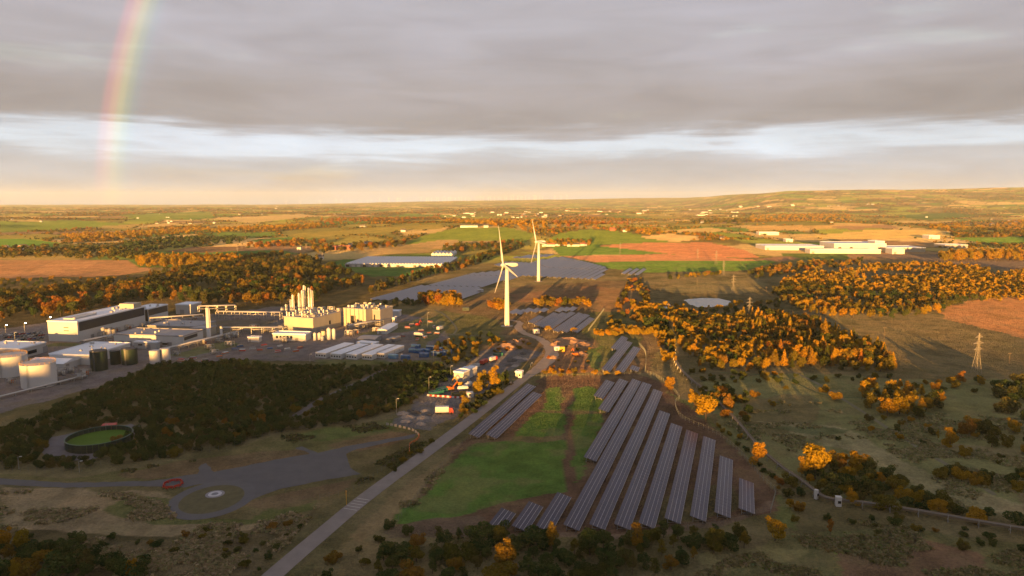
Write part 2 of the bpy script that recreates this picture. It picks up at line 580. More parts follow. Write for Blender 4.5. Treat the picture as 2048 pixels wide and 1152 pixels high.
# ------------------------------------------------------------------ ground: one sheet to the horizon
# land cover in the photograph's pixels: (outline, colour, strength)
GREEN = (.060, .105, .022)
HEATH = (.095, .085, .042)
TAN = (.17, .135, .075)
SOIL = (.105, .066, .043)
ASPH = (.085, .080, .080)
COVER = [
    # ---- near
    ([(0, 1010), (0, 975), (150, 980), (330, 985), (420, 1040), (560, 1050), (520, 1080), (300, 1075), (0, 1060)], (.185, .145, .09), .8),
    ([(200, 1020), (270, 990), (340, 1000), (360, 1035), (500, 1040), (560, 1010), (660, 985), (620, 1020), (500, 1050), (300, 1050)], (.055, .07, .022), .8),
    ([(0, 1060), (330, 1075), (560, 1060), (640, 1010), (600, 1060), (520, 1152), (0, 1200)], (.06, .05, .028), .8),
    ([(80, 1095), (300, 1080), (480, 1085), (530, 1110), (500, 1152), (330, 1152)], (.10, .08, .05), .5),
    ([(600, 1152), (700, 1080), (820, 1090), (900, 1152)], (.13, .105, .055), .7),
    ([(0, 950), (150, 955), (300, 930), (440, 905), (560, 870), (700, 850), (800, 832), (850, 850), (700, 890), (600, 915), (300, 965), (0, 962)], (.085, .08, .034), .9),
    ([(240, 945), (390, 915), (600, 895), (640, 905), (420, 945), (300, 960)], (.105, .072, .045), .8),
    ([(560, 875), (700, 852), (800, 838), (820, 850), (640, 885)], (.068, .09, .028), .8),
    ([(660, 890), (780, 862), (830, 872), (740, 905)], (.12, .075, .045), .7),
    ([(690, 905), (830, 880), (900, 880), (760, 985), (700, 1000), (640, 1000), (720, 950)], (.085, .072, .034), .9),
    ([(480, 1010), (640, 970), (700, 960), (690, 985), (560, 1020)], (.10, .065, .045), .6),
    ([(700, 1075), (860, 935), (930, 880), (950, 890), (850, 975), (780, 1050), (720, 1090)], (.155, .115, .062), .8),
    # solar field
    ([(930, 880), (1072, 762), (1095, 752), (1270, 745), (1345, 770), (1420, 850), (1556, 985), (1545, 1020), (1450, 1045), (1300, 1075), (960, 1075), (780, 1065), (850, 975)], (.082, .052, .036), 1),
    ([(895, 930), (950, 890), (1010, 880), (1095, 800), (1092, 775), (1118, 775), (1128, 850), (1128, 980), (1080, 985), (985, 1012), (900, 1035), (800, 1050), (790, 1035), (850, 985)], (.055, .105, .022), .95),
    ([(1145, 778), (1185, 770), (1215, 800), (1190, 870), (1175, 930), (1148, 965), (1142, 850)], (.055, .105, .022), .9),
    ([(900, 895), (960, 878), (1100, 868), (1128, 872), (1128, 880), (960, 886), (900, 910)], (.115, .07, .05), .65),
    ([(1050, 818), (1200, 822), (1200, 828), (1050, 824)], (.115, .07, .05), .6),
    ([(770, 1060), (880, 1035), (960, 1030), (975, 1050), (960, 1070), (780, 1080)], (.09, .068, .05), .8),
    ([(1250, 1050), (1340, 1000), (1450, 960), (1500, 1000), (1400, 1045)], (.06, .07, .028), .5),
    ([(1340, 785), (1380, 815), (1440, 860), (1500, 920), (1560, 985), (1540, 1035), (1600, 1060), (1560, 985), (1480, 890), (1380, 800)], (.08, .095, .035), .9),
    ([(960, 1066), (1300, 1064), (1450, 1038), (1545, 1000), (1550, 1010), (1450, 1050), (1300, 1076), (960, 1076)], (.115, .085, .062), .8),
    # right heath
    ([(1400, 760), (1600, 745), (1900, 760), (2048, 760), (2048, 1010), (1900, 1030), (1700, 1010), (1560, 960), (1440, 850)], (.115, .118, .052), .95),
    ([(1480, 800), (1620, 790), (1640, 830), (1560, 880), (1470, 840)], (.10, .075, .04), .6),
    ([(1500, 840), (1680, 850), (1860, 950), (2048, 1010), (2048, 1040), (1880, 1000), (1700, 900)], (.20, .172, .098), .7),
    ([(1480, 850), (1640, 870), (1700, 860), (1640, 850)], (.05, .07, .03), .7),
    ([(1850, 880), (2048, 900), (2048, 920), (1900, 910)], (.15, .12, .07), .6),
    ([(1560, 1070), (1760, 1055), (2048, 1090), (2048, 1180), (1400, 1180)], (.085, .085, .038), .9),
    ([(1660, 1090), (1820, 1075), (1960, 1110), (1980, 1180), (1700, 1180)], (.12, .07, .048), .8),
    ([(1400, 1110), (1560, 1080), (1640, 1085), (1600, 1120), (1420, 1140)], (.13, .12, .055), .7),
    ([(1560, 640), (1790, 640), (2048, 610), (2048, 760), (1900, 755), (1790, 740), (1760, 690), (1640, 650)], (.105, .088, .046), 1),
    ([(1870, 625), (1950, 600), (2060, 590), (2060, 680), (1980, 660), (1900, 640)], (.26, .135, .062), .95),
    ([(1290, 570), (1540, 560), (1560, 640), (1480, 632), (1400, 632), (1300, 612)], (.08, .068, .036), .95),
    ([(1310, 575), (1500, 555), (1540, 570), (1480, 588), (1340, 585)], (.13, .115, .06), .8),
    # centre
    ([(880, 620), (960, 590), (1020, 575), (1190, 562), (1280, 560), (1300, 620), (1330, 690), (1290, 745), (1080, 745), (1010, 690), (900, 690)], (.095, .070, .042), 1),
    ([(880, 620), (1000, 640), (1010, 680), (880, 700), (860, 690)], (.075, .085, .032), .7),
    ([(1020, 590), (1190, 570), (1240, 580), (1190, 600), (1040, 605)], (.14, .075, .045), .6),
    ([(1190, 580), (1265, 570), (1260, 640), (1200, 655)], (.16, .10, .05), .7),
    ([(1180, 625), (1290, 620), (1280, 690), (1200, 740), (1190, 680), (1160, 665)], (.065, .075, .028), .8),
    ([(1090, 690), (1180, 680), (1190, 740), (1080, 748)], (.17, .095, .055), .8),
    ([(960, 690), (1050, 678), (1060, 700), (980, 725)], (.2, .11, .055), .8),
    ([(1175, 700), (1200, 690), (1195, 740), (1175, 735)], (.06, .10, .028), .8),
    # factory ground
    ([(-80, 660), (100, 645), (400, 632), (560, 612), (760, 622), (880, 640), (900, 672), (845, 700), (905, 718), (800, 724), (620, 722), (440, 722), (310, 728), (190, 775), (100, 800), (-80, 850)], (.125, .110, .110), 1),
    ([(425, 640), (548, 640), (545, 662), (435, 668)], (.105, .09, .07), .9),
    ([(100, 684), (230, 690), (220, 697), (110, 692)], (.07, .085, .03), .8),
    ([(350, 708), (420, 690), (470, 680), (480, 690), (370, 716)], (.10, .11, .04), .8),
    ([(630, 718), (850, 724), (830, 732), (640, 728)], (.09, .10, .035), .8),
    ([(710, 672), (790, 645), (880, 632), (895, 660), (850, 690), (900, 715), (860, 720), (830, 690), (840, 660), (760, 670)], (.085, .095, .035), .75),
    ([(780, 850), (880, 755), (975, 695), (1000, 690), (1080, 705), (1010, 745), (930, 815), (860, 862)], (.098, .092, .094), 1),
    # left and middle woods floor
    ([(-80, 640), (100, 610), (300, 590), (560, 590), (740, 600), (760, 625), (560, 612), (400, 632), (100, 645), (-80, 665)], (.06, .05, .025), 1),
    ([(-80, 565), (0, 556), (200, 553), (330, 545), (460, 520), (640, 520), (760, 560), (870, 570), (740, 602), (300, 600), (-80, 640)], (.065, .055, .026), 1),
]
FAR = [
    ([(-80, 520), (260, 520), (305, 540), (210, 556), (-80, 562)], (.24, .135, .07), .95),
    ([(100, 525), (200, 522), (180, 535), (60, 545)], (.30, .17, .085), .7),
    ([(-80, 478), (40, 477), (125, 486), (110, 494), (-80, 494)], (.085, .17, .03), 1),
    ([(365, 583), (400, 572), (437, 573), (430, 584), (380, 588)], (.08, .15, .03), 1),
    ([(615, 535), (690, 518), (905, 538), (850, 552), (740, 553), (640, 550)], (.06, .12, .028), 1),
    ([(255, 520), (330, 506), (560, 500), (600, 508), (470, 515), (440, 535), (280, 535)], (.065, .12, .03), 1),
    ([(330, 503), (380, 494), (490, 492), (500, 500), (420, 505)], (.13, .085, .05), 1),
    ([(500, 480), (620, 470), (640, 478), (520, 488)], (.07, .125, .03), 1),
    ([(560, 470), (760, 455), (880, 448), (890, 456), (700, 470), (600, 478)], (.20, .17, .045), .9),
    ([(810, 488), (850, 470), (920, 454), (1020, 456), (1070, 468), (1052, 484), (900, 486)], (.13, .17, .03), 1),
    ([(815, 490), (880, 480), (1040, 484), (1030, 492), (870, 497)], (.28, .19, .09), .9),
    ([(700, 500), (800, 488), (870, 492), (860, 505), (720, 508)], (.22, .16, .075), .8),
    ([(1085, 486), (1120, 466), (1180, 458), (1250, 464), (1340, 482), (1330, 487), (1200, 489)], (.13, .18, .03), 1),
    ([(1100, 493), (1190, 488), (1270, 500), (1330, 508), (1120, 511)], (.10, .17, .03), 1),
    ([(1200, 492), (1260, 486), (1420, 485), (1490, 500), (1520, 516), (1390, 513), (1300, 503)], (.36, .16, .075), 1),
    ([(1120, 513), (1330, 508), (1470, 516), (1520, 521), (1190, 524)], (.36, .17, .085), 1),
    ([(1170, 526), (1330, 521), (1500, 522), (1570, 519), (1490, 541), (1290, 545), (1215, 536)], (.095, .17, .03), 1),
    ([(1275, 474), (1335, 467), (1440, 475), (1350, 484)], (.48, .33, .13), 1),
    ([(1300, 463), (1420, 455), (1460, 460), (1400, 468)], (.42, .30, .11), .9),
    ([(1600, 474), (1750, 459), (1880, 462), (1910, 474), (1800, 478), (1660, 478)], (.44, .31, .10), 1),
    ([(1490, 453), (1740, 448), (1760, 455), (1500, 462)], (.38, .25, .09), .9),
    ([(1660, 452), (1780, 450), (1800, 457), (1680, 459)], (.22, .14, .08), .9),
    ([(1900, 476), (2048, 474), (2100, 492), (1990, 490)], (.11, .19, .03), 1),
    ([(1560, 506), (1690, 508), (1700, 520), (1570, 520)], (.09, .12, .03), 1),
    ([(1700, 508), (1880, 508), (2060, 520), (2060, 545), (1850, 522)], (.11, .085, .07), 1),
    ([(1510, 518), (1580, 512), (1600, 518), (1560, 524)], (.2, .11, .07), .9),
    ([(1780, 432), (1900, 425), (1960, 432), (1850, 440)], (.06, .10, .03), .9),
    ([(420, 438), (600, 428), (640, 432), (500, 446)], (.36, .27, .12), .9),
    ([(0, 445), (150, 440), (260, 448), (100, 462), (0, 465)], (.12, .18, .03), .8),
    ([(240, 430), (420, 424), (430, 434), (280, 442)], (.12, .17, .035), .8),
]


def voronoi(x, y, s):
    """distance to nearest and second-nearest jittered cell centre, and a hash of the nearest cell"""
    ix, iy = np.floor(x), np.floor(y)
    f1 = np.full(x.shape, 9.0)
    f2 = np.full(x.shape, 9.0)
    idh = np.zeros(x.shape)
    for dx in (-1, 0, 1):
        for dy in (-1, 0, 1):
            cx, cy = ix + dx, iy + dy
            jx, jy = cx + .15 + .7 * hash2(cx, cy, s), cy + .15 + .7 * hash2(cx, cy, s + 9)
            d = np.abs(x - jx) * .75 + np.abs(y - jy) * .75 + .35 * np.hypot(x - jx, y - jy)
            near = d < f1
            f2 = np.where(near, f1, np.minimum(f2, d))
            idh = np.where(near, hash2(cx, cy, s + 5), idh)
            f1 = np.where(near, d, f1)
    return f1, f2, idh


def fields(x, y):
    a = math.radians(24)
    u, v = x * math.cos(a) + y * math.sin(a), -x * math.sin(a) + y * math.cos(a)
    return voronoi(u / 190 + .25 * (fbm(u / 300, v / 300, 77, 2) - .5), v / 300, 3)


PAL = np.array([(.13, .16, .03), (.17, .19, .035), (.08, .13, .03), (.20, .18, .045), (.30, .22, .09), (.38, .27, .11),
                (.17, .11, .06), (.22, .17, .06), (.17, .15, .04), (.13, .12, .035)])


def land_colour(x, y, z):
    px, py = proj(x, y, z)
    n = fbm(x / 35, y / 35, 21, 4)
    n2 = fbm(x / 9, y / 9, 41, 3)
    col = np.empty((len(x), 3))
    heath = np.array(HEATH)
    w = sstep(.40, .62, n)[:, None]
    col[:] = heath * 1.15 * (1 - w) + np.array((.165, .14, .075)) * w
    # patchwork fields beyond the site
    far = sstep(1000, 1250, y)
    f1, f2, hid = fields(x, y)
    pc = PAL[(hid * 9.99).astype(int)]
    hedge = (sstep(.14, .05, f2 - f1) * .75)[:, None]
    pc = pc * (1 - hedge) + np.array((.07, .06, .025)) * hedge
    wood = sstep(.56, .62, fbm(x / 420, y / 420, 51, 3))[:, None] * .85
    pc = pc * (1 - wood) + np.array((.08, .065, .025)) * wood
    moor = sstep(9000, 16000, y)[:, None] * .6
    pc = pc * (1 - moor) + np.array((.16, .13, .06)) * moor
    pc = pc * 1.6
    col = col * (1 - far[:, None]) + pc * far[:, None]
    # hand-drawn land cover, edges wandering with the ground
    yy = np.maximum(y, 60)
    wx = (fbm(x / 14, y / 14, 61, 3) - .5) * 9.0 + (n2 - .5) * 3
    wy = (fbm(x / 14 + 50, y / 14, 71, 3) - .5) * 9.0
    nx, ny = proj(x + wx * np.clip(yy / 400, .3, 1.5), y + wy * np.clip(yy / 300, .3, 2), z)
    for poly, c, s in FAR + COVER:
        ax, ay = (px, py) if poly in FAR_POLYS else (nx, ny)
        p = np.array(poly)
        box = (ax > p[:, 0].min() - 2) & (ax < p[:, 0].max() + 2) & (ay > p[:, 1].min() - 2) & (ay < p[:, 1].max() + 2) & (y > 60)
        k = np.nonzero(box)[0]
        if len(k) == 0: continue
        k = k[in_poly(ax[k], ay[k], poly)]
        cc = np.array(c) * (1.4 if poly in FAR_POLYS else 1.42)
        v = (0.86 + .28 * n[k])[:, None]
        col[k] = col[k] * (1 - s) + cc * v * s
    # scattered tufts of rank grass and bare spots on the rough ground
    rough_ = sstep(.55, .7, n2) * (1 - far) * .35
    col = col * (1 - rough_[:, None]) + np.array(TAN) * rough_[:, None]
    dk = sstep(.45, .32, n2) * (1 - far) * .35
    return col * (1 - dk[:, None] * .55)


FAR_POLYS = [f[0] for f in FAR]


def ground_material():
    m = bpy.data.materials.new('ground')
    m.use_nodes = True
    m.cycles.use_bump_map_correction = False      # keep the light on upright grass at grazing sun
    N = NT(m.node_tree)
    out = N.n('ShaderNodeOutputMaterial')
    at = N.n('ShaderNodeAttribute', attribute_name='cover')
    geo = N.n('ShaderNodeNewGeometry')
    P = geo.outputs['Position']
    n1 = N.noise(P, 0.9, 4.0, 0.65)
    n2 = N.noise(P, 0.16, 5.0, 0.6)
    n3 = N.noise(P, 0.03, 4.0, 0.6)
    f = N.math('ADD', N.math('MULTIPLY', n1, 1.1), N.math('MULTIPLY', n2, 0.9))
    c = N.mix(1.0, at.outputs['Color'], N.ramp(N.math('DIVIDE', f, 2.0), [(0.33, (.62, .62, .62)), (0.5, (1, 1, 1)), (0.66, (1.38, 1.33, 1.28))]), 'MULTIPLY')
    c = N.mix(1.0, c, N.ramp(n3, [(0.3, (.8, .86, .8)), (0.5, (1, 1, 1)), (0.7, (1.2, 1.12, 1.05))]), 'MULTIPLY')
    d = N.n('ShaderNodeBsdfDiffuse')
    N.put(d.inputs[0], c)
    # standing grass and stubble: steep small-scale relief that catches a grazing sun
    nt = N.n('ShaderNodeTexNoise')
    N.put(nt.inputs['Vector'], P)
    nt.inputs['Scale'].default_value = 2.6
    nt.inputs['Detail'].default_value = 3.0
    sub = N.n('ShaderNodeVectorMath', operation='SUBTRACT')
    N.put(sub.inputs[0], nt.outputs['Color'])
    sub.inputs[1].default_value = (.5, .5, .5)
    mul = N.n('ShaderNodeVectorMath', operation='MULTIPLY')
    N.put(mul.inputs[0], sub.outputs[0])
    mul.inputs[1].default_value = (7.0, 7.0, 0)
    add = N.n('ShaderNodeVectorMath', operation='ADD')
    N.put(add.inputs[0], mul.outputs[0])
    N.put(add.inputs[1], geo.outputs['Normal'])
    nn = N.n('ShaderNodeVectorMath', operation='NORMALIZE')
    N.put(nn.inputs[0], add.outputs[0])
    N.put(d.inputs['Normal'], nn.outputs[0])
    N.put(out.inputs[0], d.outputs[0])
    return m


def build_ground():
    pr = np.arange(1420, 400.9, -1.45)
    d = np.array([ray(1024, p) for p in pr])
    yf = -CAM_H / d[:, 2] * d[:, 1]
    yf = yf[(yf > 0) & (yf < 21500)]
    # keep depth steps below 160 m up to 9 km so that the hills stay round
    ext = [yf[0]]
    for v in yf[1:]:
        k = max(1, int(math.ceil((v - ext[-1]) / (150 if v < 9000 else 420))))
        ext += list(np.linspace(ext[-1], v, k + 1)[1:])
    if ext[-1] < 21500: ext += list(np.arange(ext[-1] + 400, 21600, 400))
    ys = np.concatenate([np.arange(-2600, ext[0] - 3, 22), ext])
    u = np.linspace(-1, 1, 700)
    Y, U = np.meshgrid(ys, u, indexing='ij')
    X = np.sqrt(520 ** 2 + Y ** 2) * 0.90 * U
    x, y = X.ravel(), Y.ravel()
    z = terrain(x, y)
    nr, nc = X.shape
    i = np.arange(nr * nc).reshape(nr, nc)
    F = np.stack([i[:-1, :-1], i[:-1, 1:], i[1:, 1:], i[1:, :-1]], -1).reshape(-1, 4)
    me = mesh_np('ground', np.c_[x, y, z], F, [ground_material()], smooth=True)
    col = land_colour(x, y, z)
    at = me.attributes.new('cover', 'FLOAT_COLOR', 'POINT')
    at.data.foreach_set('color', np.c_[col, np.ones(len(col))].astype(np.float32).ravel())
    o = put('ground', me)
    structure(o)


build_ground()

# ------------------------------------------------------------------ roads, tracks, water
M_road = mat('concrete_road', (.19, .165, .155), .9, var=.30, scale=.25, bump=.2)
M_lane = mat('asphalt', (.085, .082, .088), .9, var=.3, scale=.2)
M_dirt = mat('dirt_track', (.34, .24, .165), .95, var=.35, scale=.2, bump=.5)
M_path = mat('footpath', (.125, .115, .07), .95, var=.4, scale=.3)
M_paint = mat('road_paint', (.34, .32, .31), .8, var=.3, scale=1.5)
M_verge = mat('verge', (.062, .085, .028), .95, var=.5, scale=.5, bump=.5)
road, road_c = ribbon('road', [(480, 1215), (545, 1152), (650, 1062), (740, 988), (870, 893), (960, 825), (1033, 768), (1062, 748)], [5.9, 5.9], M_road, .06)
ribbon('dirt_road', [(1062, 748), (1090, 727), (1104, 708), (1097, 692), (1078, 677), (1050, 667), (1036, 655), (1040, 645), (1020, 640)], [6.5, 9, 9, 7, 6, 6, 5, 4], M_dirt, .10, wob=.3)
ribbon('dirt_track', [(885, 668), (960, 672), (1010, 672), (1062, 674), (1090, 683)], 2.2, M_path, .04, wob=.2)
ribbon('dirt_track', [(870, 620), (890, 630), (912, 655), (908, 668)], 1.6, M_path, .045, wob=.15)
ribbon('footpath', [(1545, 815), (1590, 745), (1640, 770), (1720, 820), (1820, 885), (1920, 945), (1990, 990)][1:], 2.0, M_path, .04, wob=.2)
ribbon('footpath', [(1440, 745), (1560, 755), (1650, 790), (1760, 800), (1900, 840)], 1.3, M_verge, .045, wob=.2)
ribbon('footpath', [(590, 832), (640, 800), (700, 772), (770, 740)], 3.2, mat('gravel_lane', (.12, .11, .115), .95, var=.3, scale=.3), .05, wob=.25)
# painted bars across the road by the verge post
mid = np.argmin([abs(proj(np.array([p[0]]), np.array([p[1]]), 0)[1][0] - 1005) for p in road_c])
rd = road_c[mid + 1] - road_c[mid]
rd /= np.linalg.norm(rd)
rn = np.array([-rd[1], rd[0]])
mk = MB()
for i in range(5):
    c = road_c[mid] + rd * (i - 2) * 2.0
    q = [c + rn * sx * 2.4 + rd * sy * .16 for sx, sy in ((-1, -1), (1, -1), (1, 1), (-1, 1))]
    mk.add([(p[0], p[1], .075) for p in q], [(3, 2, 1, 0)] if False else [(0, 1, 2, 3)])
bars = mk.build('road_marking', M_paint)
structure(bars)
# gravel apron and loop road
ap = patch('access_road', [(-60, 952), (130, 966), (300, 962), (395, 948), (402, 930), (412, 926), (428, 944), (560, 918), (620, 908), (590, 896), (604, 893), (636, 906), (690, 893), (832, 868), (828, 875), (715, 898), (692, 908),
                         (700, 935), (722, 948), (640, 962), (560, 978), (500, 1002), (495, 985), (440, 968), (400, 968), (370, 975), (280, 972), (130, 976), (-60, 966)], M_lane, .05, jag=.25)
c0 = G(424, 998)
rad = (G(505, 998) - G(343, 998)).length / 2
ring = []
for k in range(40):
    a = 2 * math.pi * k / 40
    ring.append((c0.x + rad * 1.0 * math.cos(a), c0.y + rad * math.sin(a)))
mb = MB()
for k in range(40):
    a, b = 2 * math.pi * k / 40, 2 * math.pi * (k + 1) / 40
    r0, r1 = rad - 3.6, rad
    sy = 1.12
    mb.add([(c0.x + r0 * math.cos(a), c0.y + sy * r0 * math.sin(a), .07), (c0.x + r1 * math.cos(a), c0.y + sy * r1 * math.sin(a), .07),
            (c0.x + r1 * math.cos(b), c0.y + sy * r1 * math.sin(b), .07), (c0.x + r0 * math.cos(b), c0.y + sy * r0 * math.sin(b), .07)], [(0, 1, 2, 3)])
structure(mb.build('loop_road', M_lane))
mb = MB()
for k in range(40):
    a, b = 2 * math.pi * k / 40, 2 * math.pi * (k + 1) / 40
    r1, sy = rad - 3.6, 1.12
    mb.add([(c0.x, c0.y, .16), (c0.x + r1 * math.cos(a), c0.y + sy * r1 * math.sin(a), .08), (c0.x + r1 * math.cos(b), c0.y + sy * r1 * math.sin(b), .08)], [(0, 1, 2)])
structure(mb.build('traffic_island', mat('island_turf', (.085, .075, .035), .95, var=.6, scale=.35, bump=.6)))
cp = G(430, 989)
pad = thing('test_pad', 'round pale concrete pad with a grey ring inside the loop road', 'pad', (cp.x, cp.y, .14))
MB().rev([(3.1, -.1), (3.1, .06), (2.2, .075)], 28).build('apron', mat('pad_grey', (.20, .19, .21), .9), pad)
MB().rev([(2.2, .0), (2.2, .12), (1.2, .125)], 28).build('ring', mat('pad_white', (.42, .41, .44), .8), pad)
MB().rev([(1.15, .0), (1.15, .14), (.05, .15)], 20).build('cover', mat('pad_dark', (.16, .16, .18), .8), pad)
# ponds
m = bpy.data.materials.new('pond_water')
m.use_nodes = True
N = NT(m.node_tree)
o_ = N.n('ShaderNodeOutputMaterial')
b_ = N.n('ShaderNodeBsdfPrincipled')
b_.inputs['Base Color'].default_value = (.16, .18, .20, 1)  # base lightened to put some of the sky reflection into the colour
b_.inputs['Roughness'].default_value = .06
b_.inputs['IOR'].default_value = 1.33
bp = N.n('ShaderNodeBump')
bp.inputs['Strength'].default_value = .06
N.put(bp.inputs['Height'], N.noise(N.n('ShaderNodeNewGeometry').outputs['Position'], .6, 3.0))
N.put(b_.inputs['Normal'], bp.outputs[0])
N.put(o_.inputs[0], b_.outputs[0])
M_water = m
structure(patch('pond_water', [(1366, 600), (1400, 596), (1440, 597), (1462, 603), (1455, 611), (1430, 613), (1400, 616), (1380, 609)], M_water, .08, jag=.5), 'pale sky-reflecting pond')
structure(patch('pond_water', [(1310, 609), (1335, 606), (1348, 614), (1330, 618), (1315, 615)], M_water, .08, jag=.4))
# ------------------------------------------------------------------ vegetation
def cards(rg, pts, nrm, size, spread=0.8):
    """leaf-sprays: one bent quad per point"""
    n = len(pts)
    d = nrm + rg.normal(0, spread, (n, 3))
    d /= np.linalg.norm(d, axis=1)[:, None] + 1e-9
    r = rg.normal(0, 1, (n, 3))
    a = np.cross(d, r)
    a /= np.linalg.norm(a, axis=1)[:, None] + 1e-9
    b = np.cross(d, a)
    s = (size * rg.uniform(.6, 1.35, n))[:, None]
    t = s * rg.uniform(.45, .8, n)[:, None]
    V = np.stack([pts - a * s, pts - b * t, pts + a * s, pts + b * t], 1).reshape(-1, 3)
    return V, np.arange(4 * n).reshape(n, 4)


def lobed(rg, lobes, n, size, fill=.25, spread=.75):
    """sprays over the skin and a little inside of overlapping lobes"""
    L = np.array(lobes)
    w = L[:, 3] ** 2
    k = rg.choice(len(L), n * 2, p=w / w.sum())
    d = rg.normal(0, 1, (n * 2, 3))
    d /= np.linalg.norm(d, axis=1)[:, None]
    rr = np.where(rg.random(n * 2) < fill, rg.uniform(.35, .85, n * 2), rg.uniform(.84, 1.05, n * 2))
    p = L[k, :3] + d * (L[k, 3] * rr)[:, None] * np.array([1, 1, .86])
    inside = np.zeros(len(p), bool)
    for i in range(len(L)):
        q = (p - L[i, :3]) / np.array([1, 1, .86])
        inside |= (np.linalg.norm(q, axis=1) < L[i, 3] * .72) & (k != i)
    low = p[:, 2] < .03
    keep = np.nonzero(~inside & ~low)[0][:n]
    return cards(rg, p[keep], d[keep], size, spread)


def trunk_geo(top, r, limbs=4, rg=None, lean=.03):
    mb = MB()
    mb.bar((0, 0, -.02), (lean, 0, top * .55), r, r * .75, 6)
    mb.bar((lean, 0, top * .55), (lean * .4, lean, top), r * .75, r * .3, 6)
    for i in range(limbs):
        a = 2 * math.pi * i / limbs + rg.uniform(-.4, .4)
        h = rg.uniform(.4, .75) * top
        mb.bar((lean * .8, 0, h), (math.cos(a) * .2, math.sin(a) * .2, h + .2), r * .45, r * .12, 4)
    return mb


def variant(kind, seed, n, size):
    rg = np.random.default_rng(seed)
    if kind == 'broad':
        lobes = [(0, 0, .54, .28)]
        for i in range(11):
            a = rg.uniform(0, 2 * math.pi)
            ra, h = rg.uniform(.12, .32), rg.uniform(.20, .86)
            lobes.append((math.cos(a) * ra, math.sin(a) * ra, h, rg.uniform(.12, .2) * (1.15 - .4 * h)))
        return lobed(rg, lobes, n, size), trunk_geo(.7, .028, 4, rg)
    if kind == 'tall':
        lobes = [(0, 0, .55, .17), (0, 0, .75, .13), (.02, 0, .9, .07)]
        for i in range(8):
            a = rg.uniform(0, 2 * math.pi)
            ra, h = rg.uniform(.06, .17), rg.uniform(.25, .85)
            lobes.append((math.cos(a) * ra, math.sin(a) * ra, h, rg.uniform(.08, .14)))
        return lobed(rg, lobes, n, size), trunk_geo(.8, .02, 4, rg)
    if kind == 'shrub':
        lobes = [(0, 0, .4, .34)]
        for i in range(9):
            a = rg.uniform(0, 2 * math.pi)
            ra, h = rg.uniform(.15, .5), rg.uniform(.18, .75)
            lobes.append((math.cos(a) * ra, math.sin(a) * ra, h, rg.uniform(.17, .28)))
        return lobed(rg, lobes, n, size), trunk_geo(.5, .03, 4, rg)
    # conifer: drooping tiers
    m = n
    h = 1 - rg.random(m) ** .62 * .93
    tier = (h * 9) % 1
    R = (1.02 - h) * .23 * (.72 + .5 * (1 - tier)) + .012
    a = rg.uniform(0, 2 * math.pi, m)
    lop = 1 + .18 * np.sin(a * 3 + h * 20)
    rr = R * lop * rg.uniform(.6, 1.0, m) ** .5
    p = np.stack([np.cos(a) * rr, np.sin(a) * rr, h - .02 * (1 - tier)], 1)
    nr = np.stack([np.cos(a), np.sin(a), np.full(m, .35)], 1)
    return cards(rg, p, nr, size, .6), trunk_geo(.95, .018, 0, rg, 0)


BARK = mat('bark', (.07, .05, .035), .95, var=.4, scale=3)
# colour ranges: each plant picks its own place in the range
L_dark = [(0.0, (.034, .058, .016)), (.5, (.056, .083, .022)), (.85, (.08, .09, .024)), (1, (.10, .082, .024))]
L_mix = [(0.0, (.040, .050, .012)), (.4, (.085, .085, .015)), (.75, (.17, .125, .015)), (1, (.22, .105, .018))]
L_gold = [(0.0, (.21, .15, .012)), (.5, (.34, .20, .012)), (1, (.36, .18, .014))]
L_rust = [(0.0, (.14, .105, .014)), (.5, (.26, .135, .015)), (1, (.29, .095, .018))]
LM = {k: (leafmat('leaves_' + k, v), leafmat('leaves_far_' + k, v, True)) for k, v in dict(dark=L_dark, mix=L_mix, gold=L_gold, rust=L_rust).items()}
PROTO = {}


def proto(kind, i, lod, pal):
    """mesh data for a crown and a trunk of unit height"""
    key = (kind, i, lod, pal)
    if key not in PROTO:
        n, size = {'broad': {0: (1700, .034), 1: (620, .055), 2: (46, .17)}, 'tall': {0: (1300, .026), 1: (480, .042), 2: (38, .12)},
                   'shrub': {0: (1500, .05), 1: (520, .082), 2: (36, .26)}, 'conifer': {0: (1500, .024), 1: (560, .038), 2: (40, .10)}}[kind][lod]
        gk = (kind, i, lod, 'geo')
        if gk not in PROTO:
            PROTO[gk] = variant(kind, 100 + i * 7 + {'broad': 0, 'tall': 1000, 'shrub': 2000, 'conifer': 3000}[kind], n, size)
        (V, F), tr = PROTO[gk]
        crown = mesh_np('crown', V, F, [LM[pal][0]])
        tk = ('trunk', kind, i, lod)
        if tk not in PROTO:
            PROTO[tk] = tr.mesh('trunk', BARK)
        # single-mesh version: crown and trunk together
        TV, TF = np.array(tr.v), tr.f
        Vs = np.concatenate([V, TV])
        q = np.array([f for f in TF if len(f) == 4]) + len(V)
        whole = mesh_np('tree', Vs, [F, q], [LM[pal][0], BARK], np.r_[np.zeros(len(F)), np.ones(len(q))])
        PROTO[key] = (crown, PROTO[tk], whole)
    return PROTO[key]


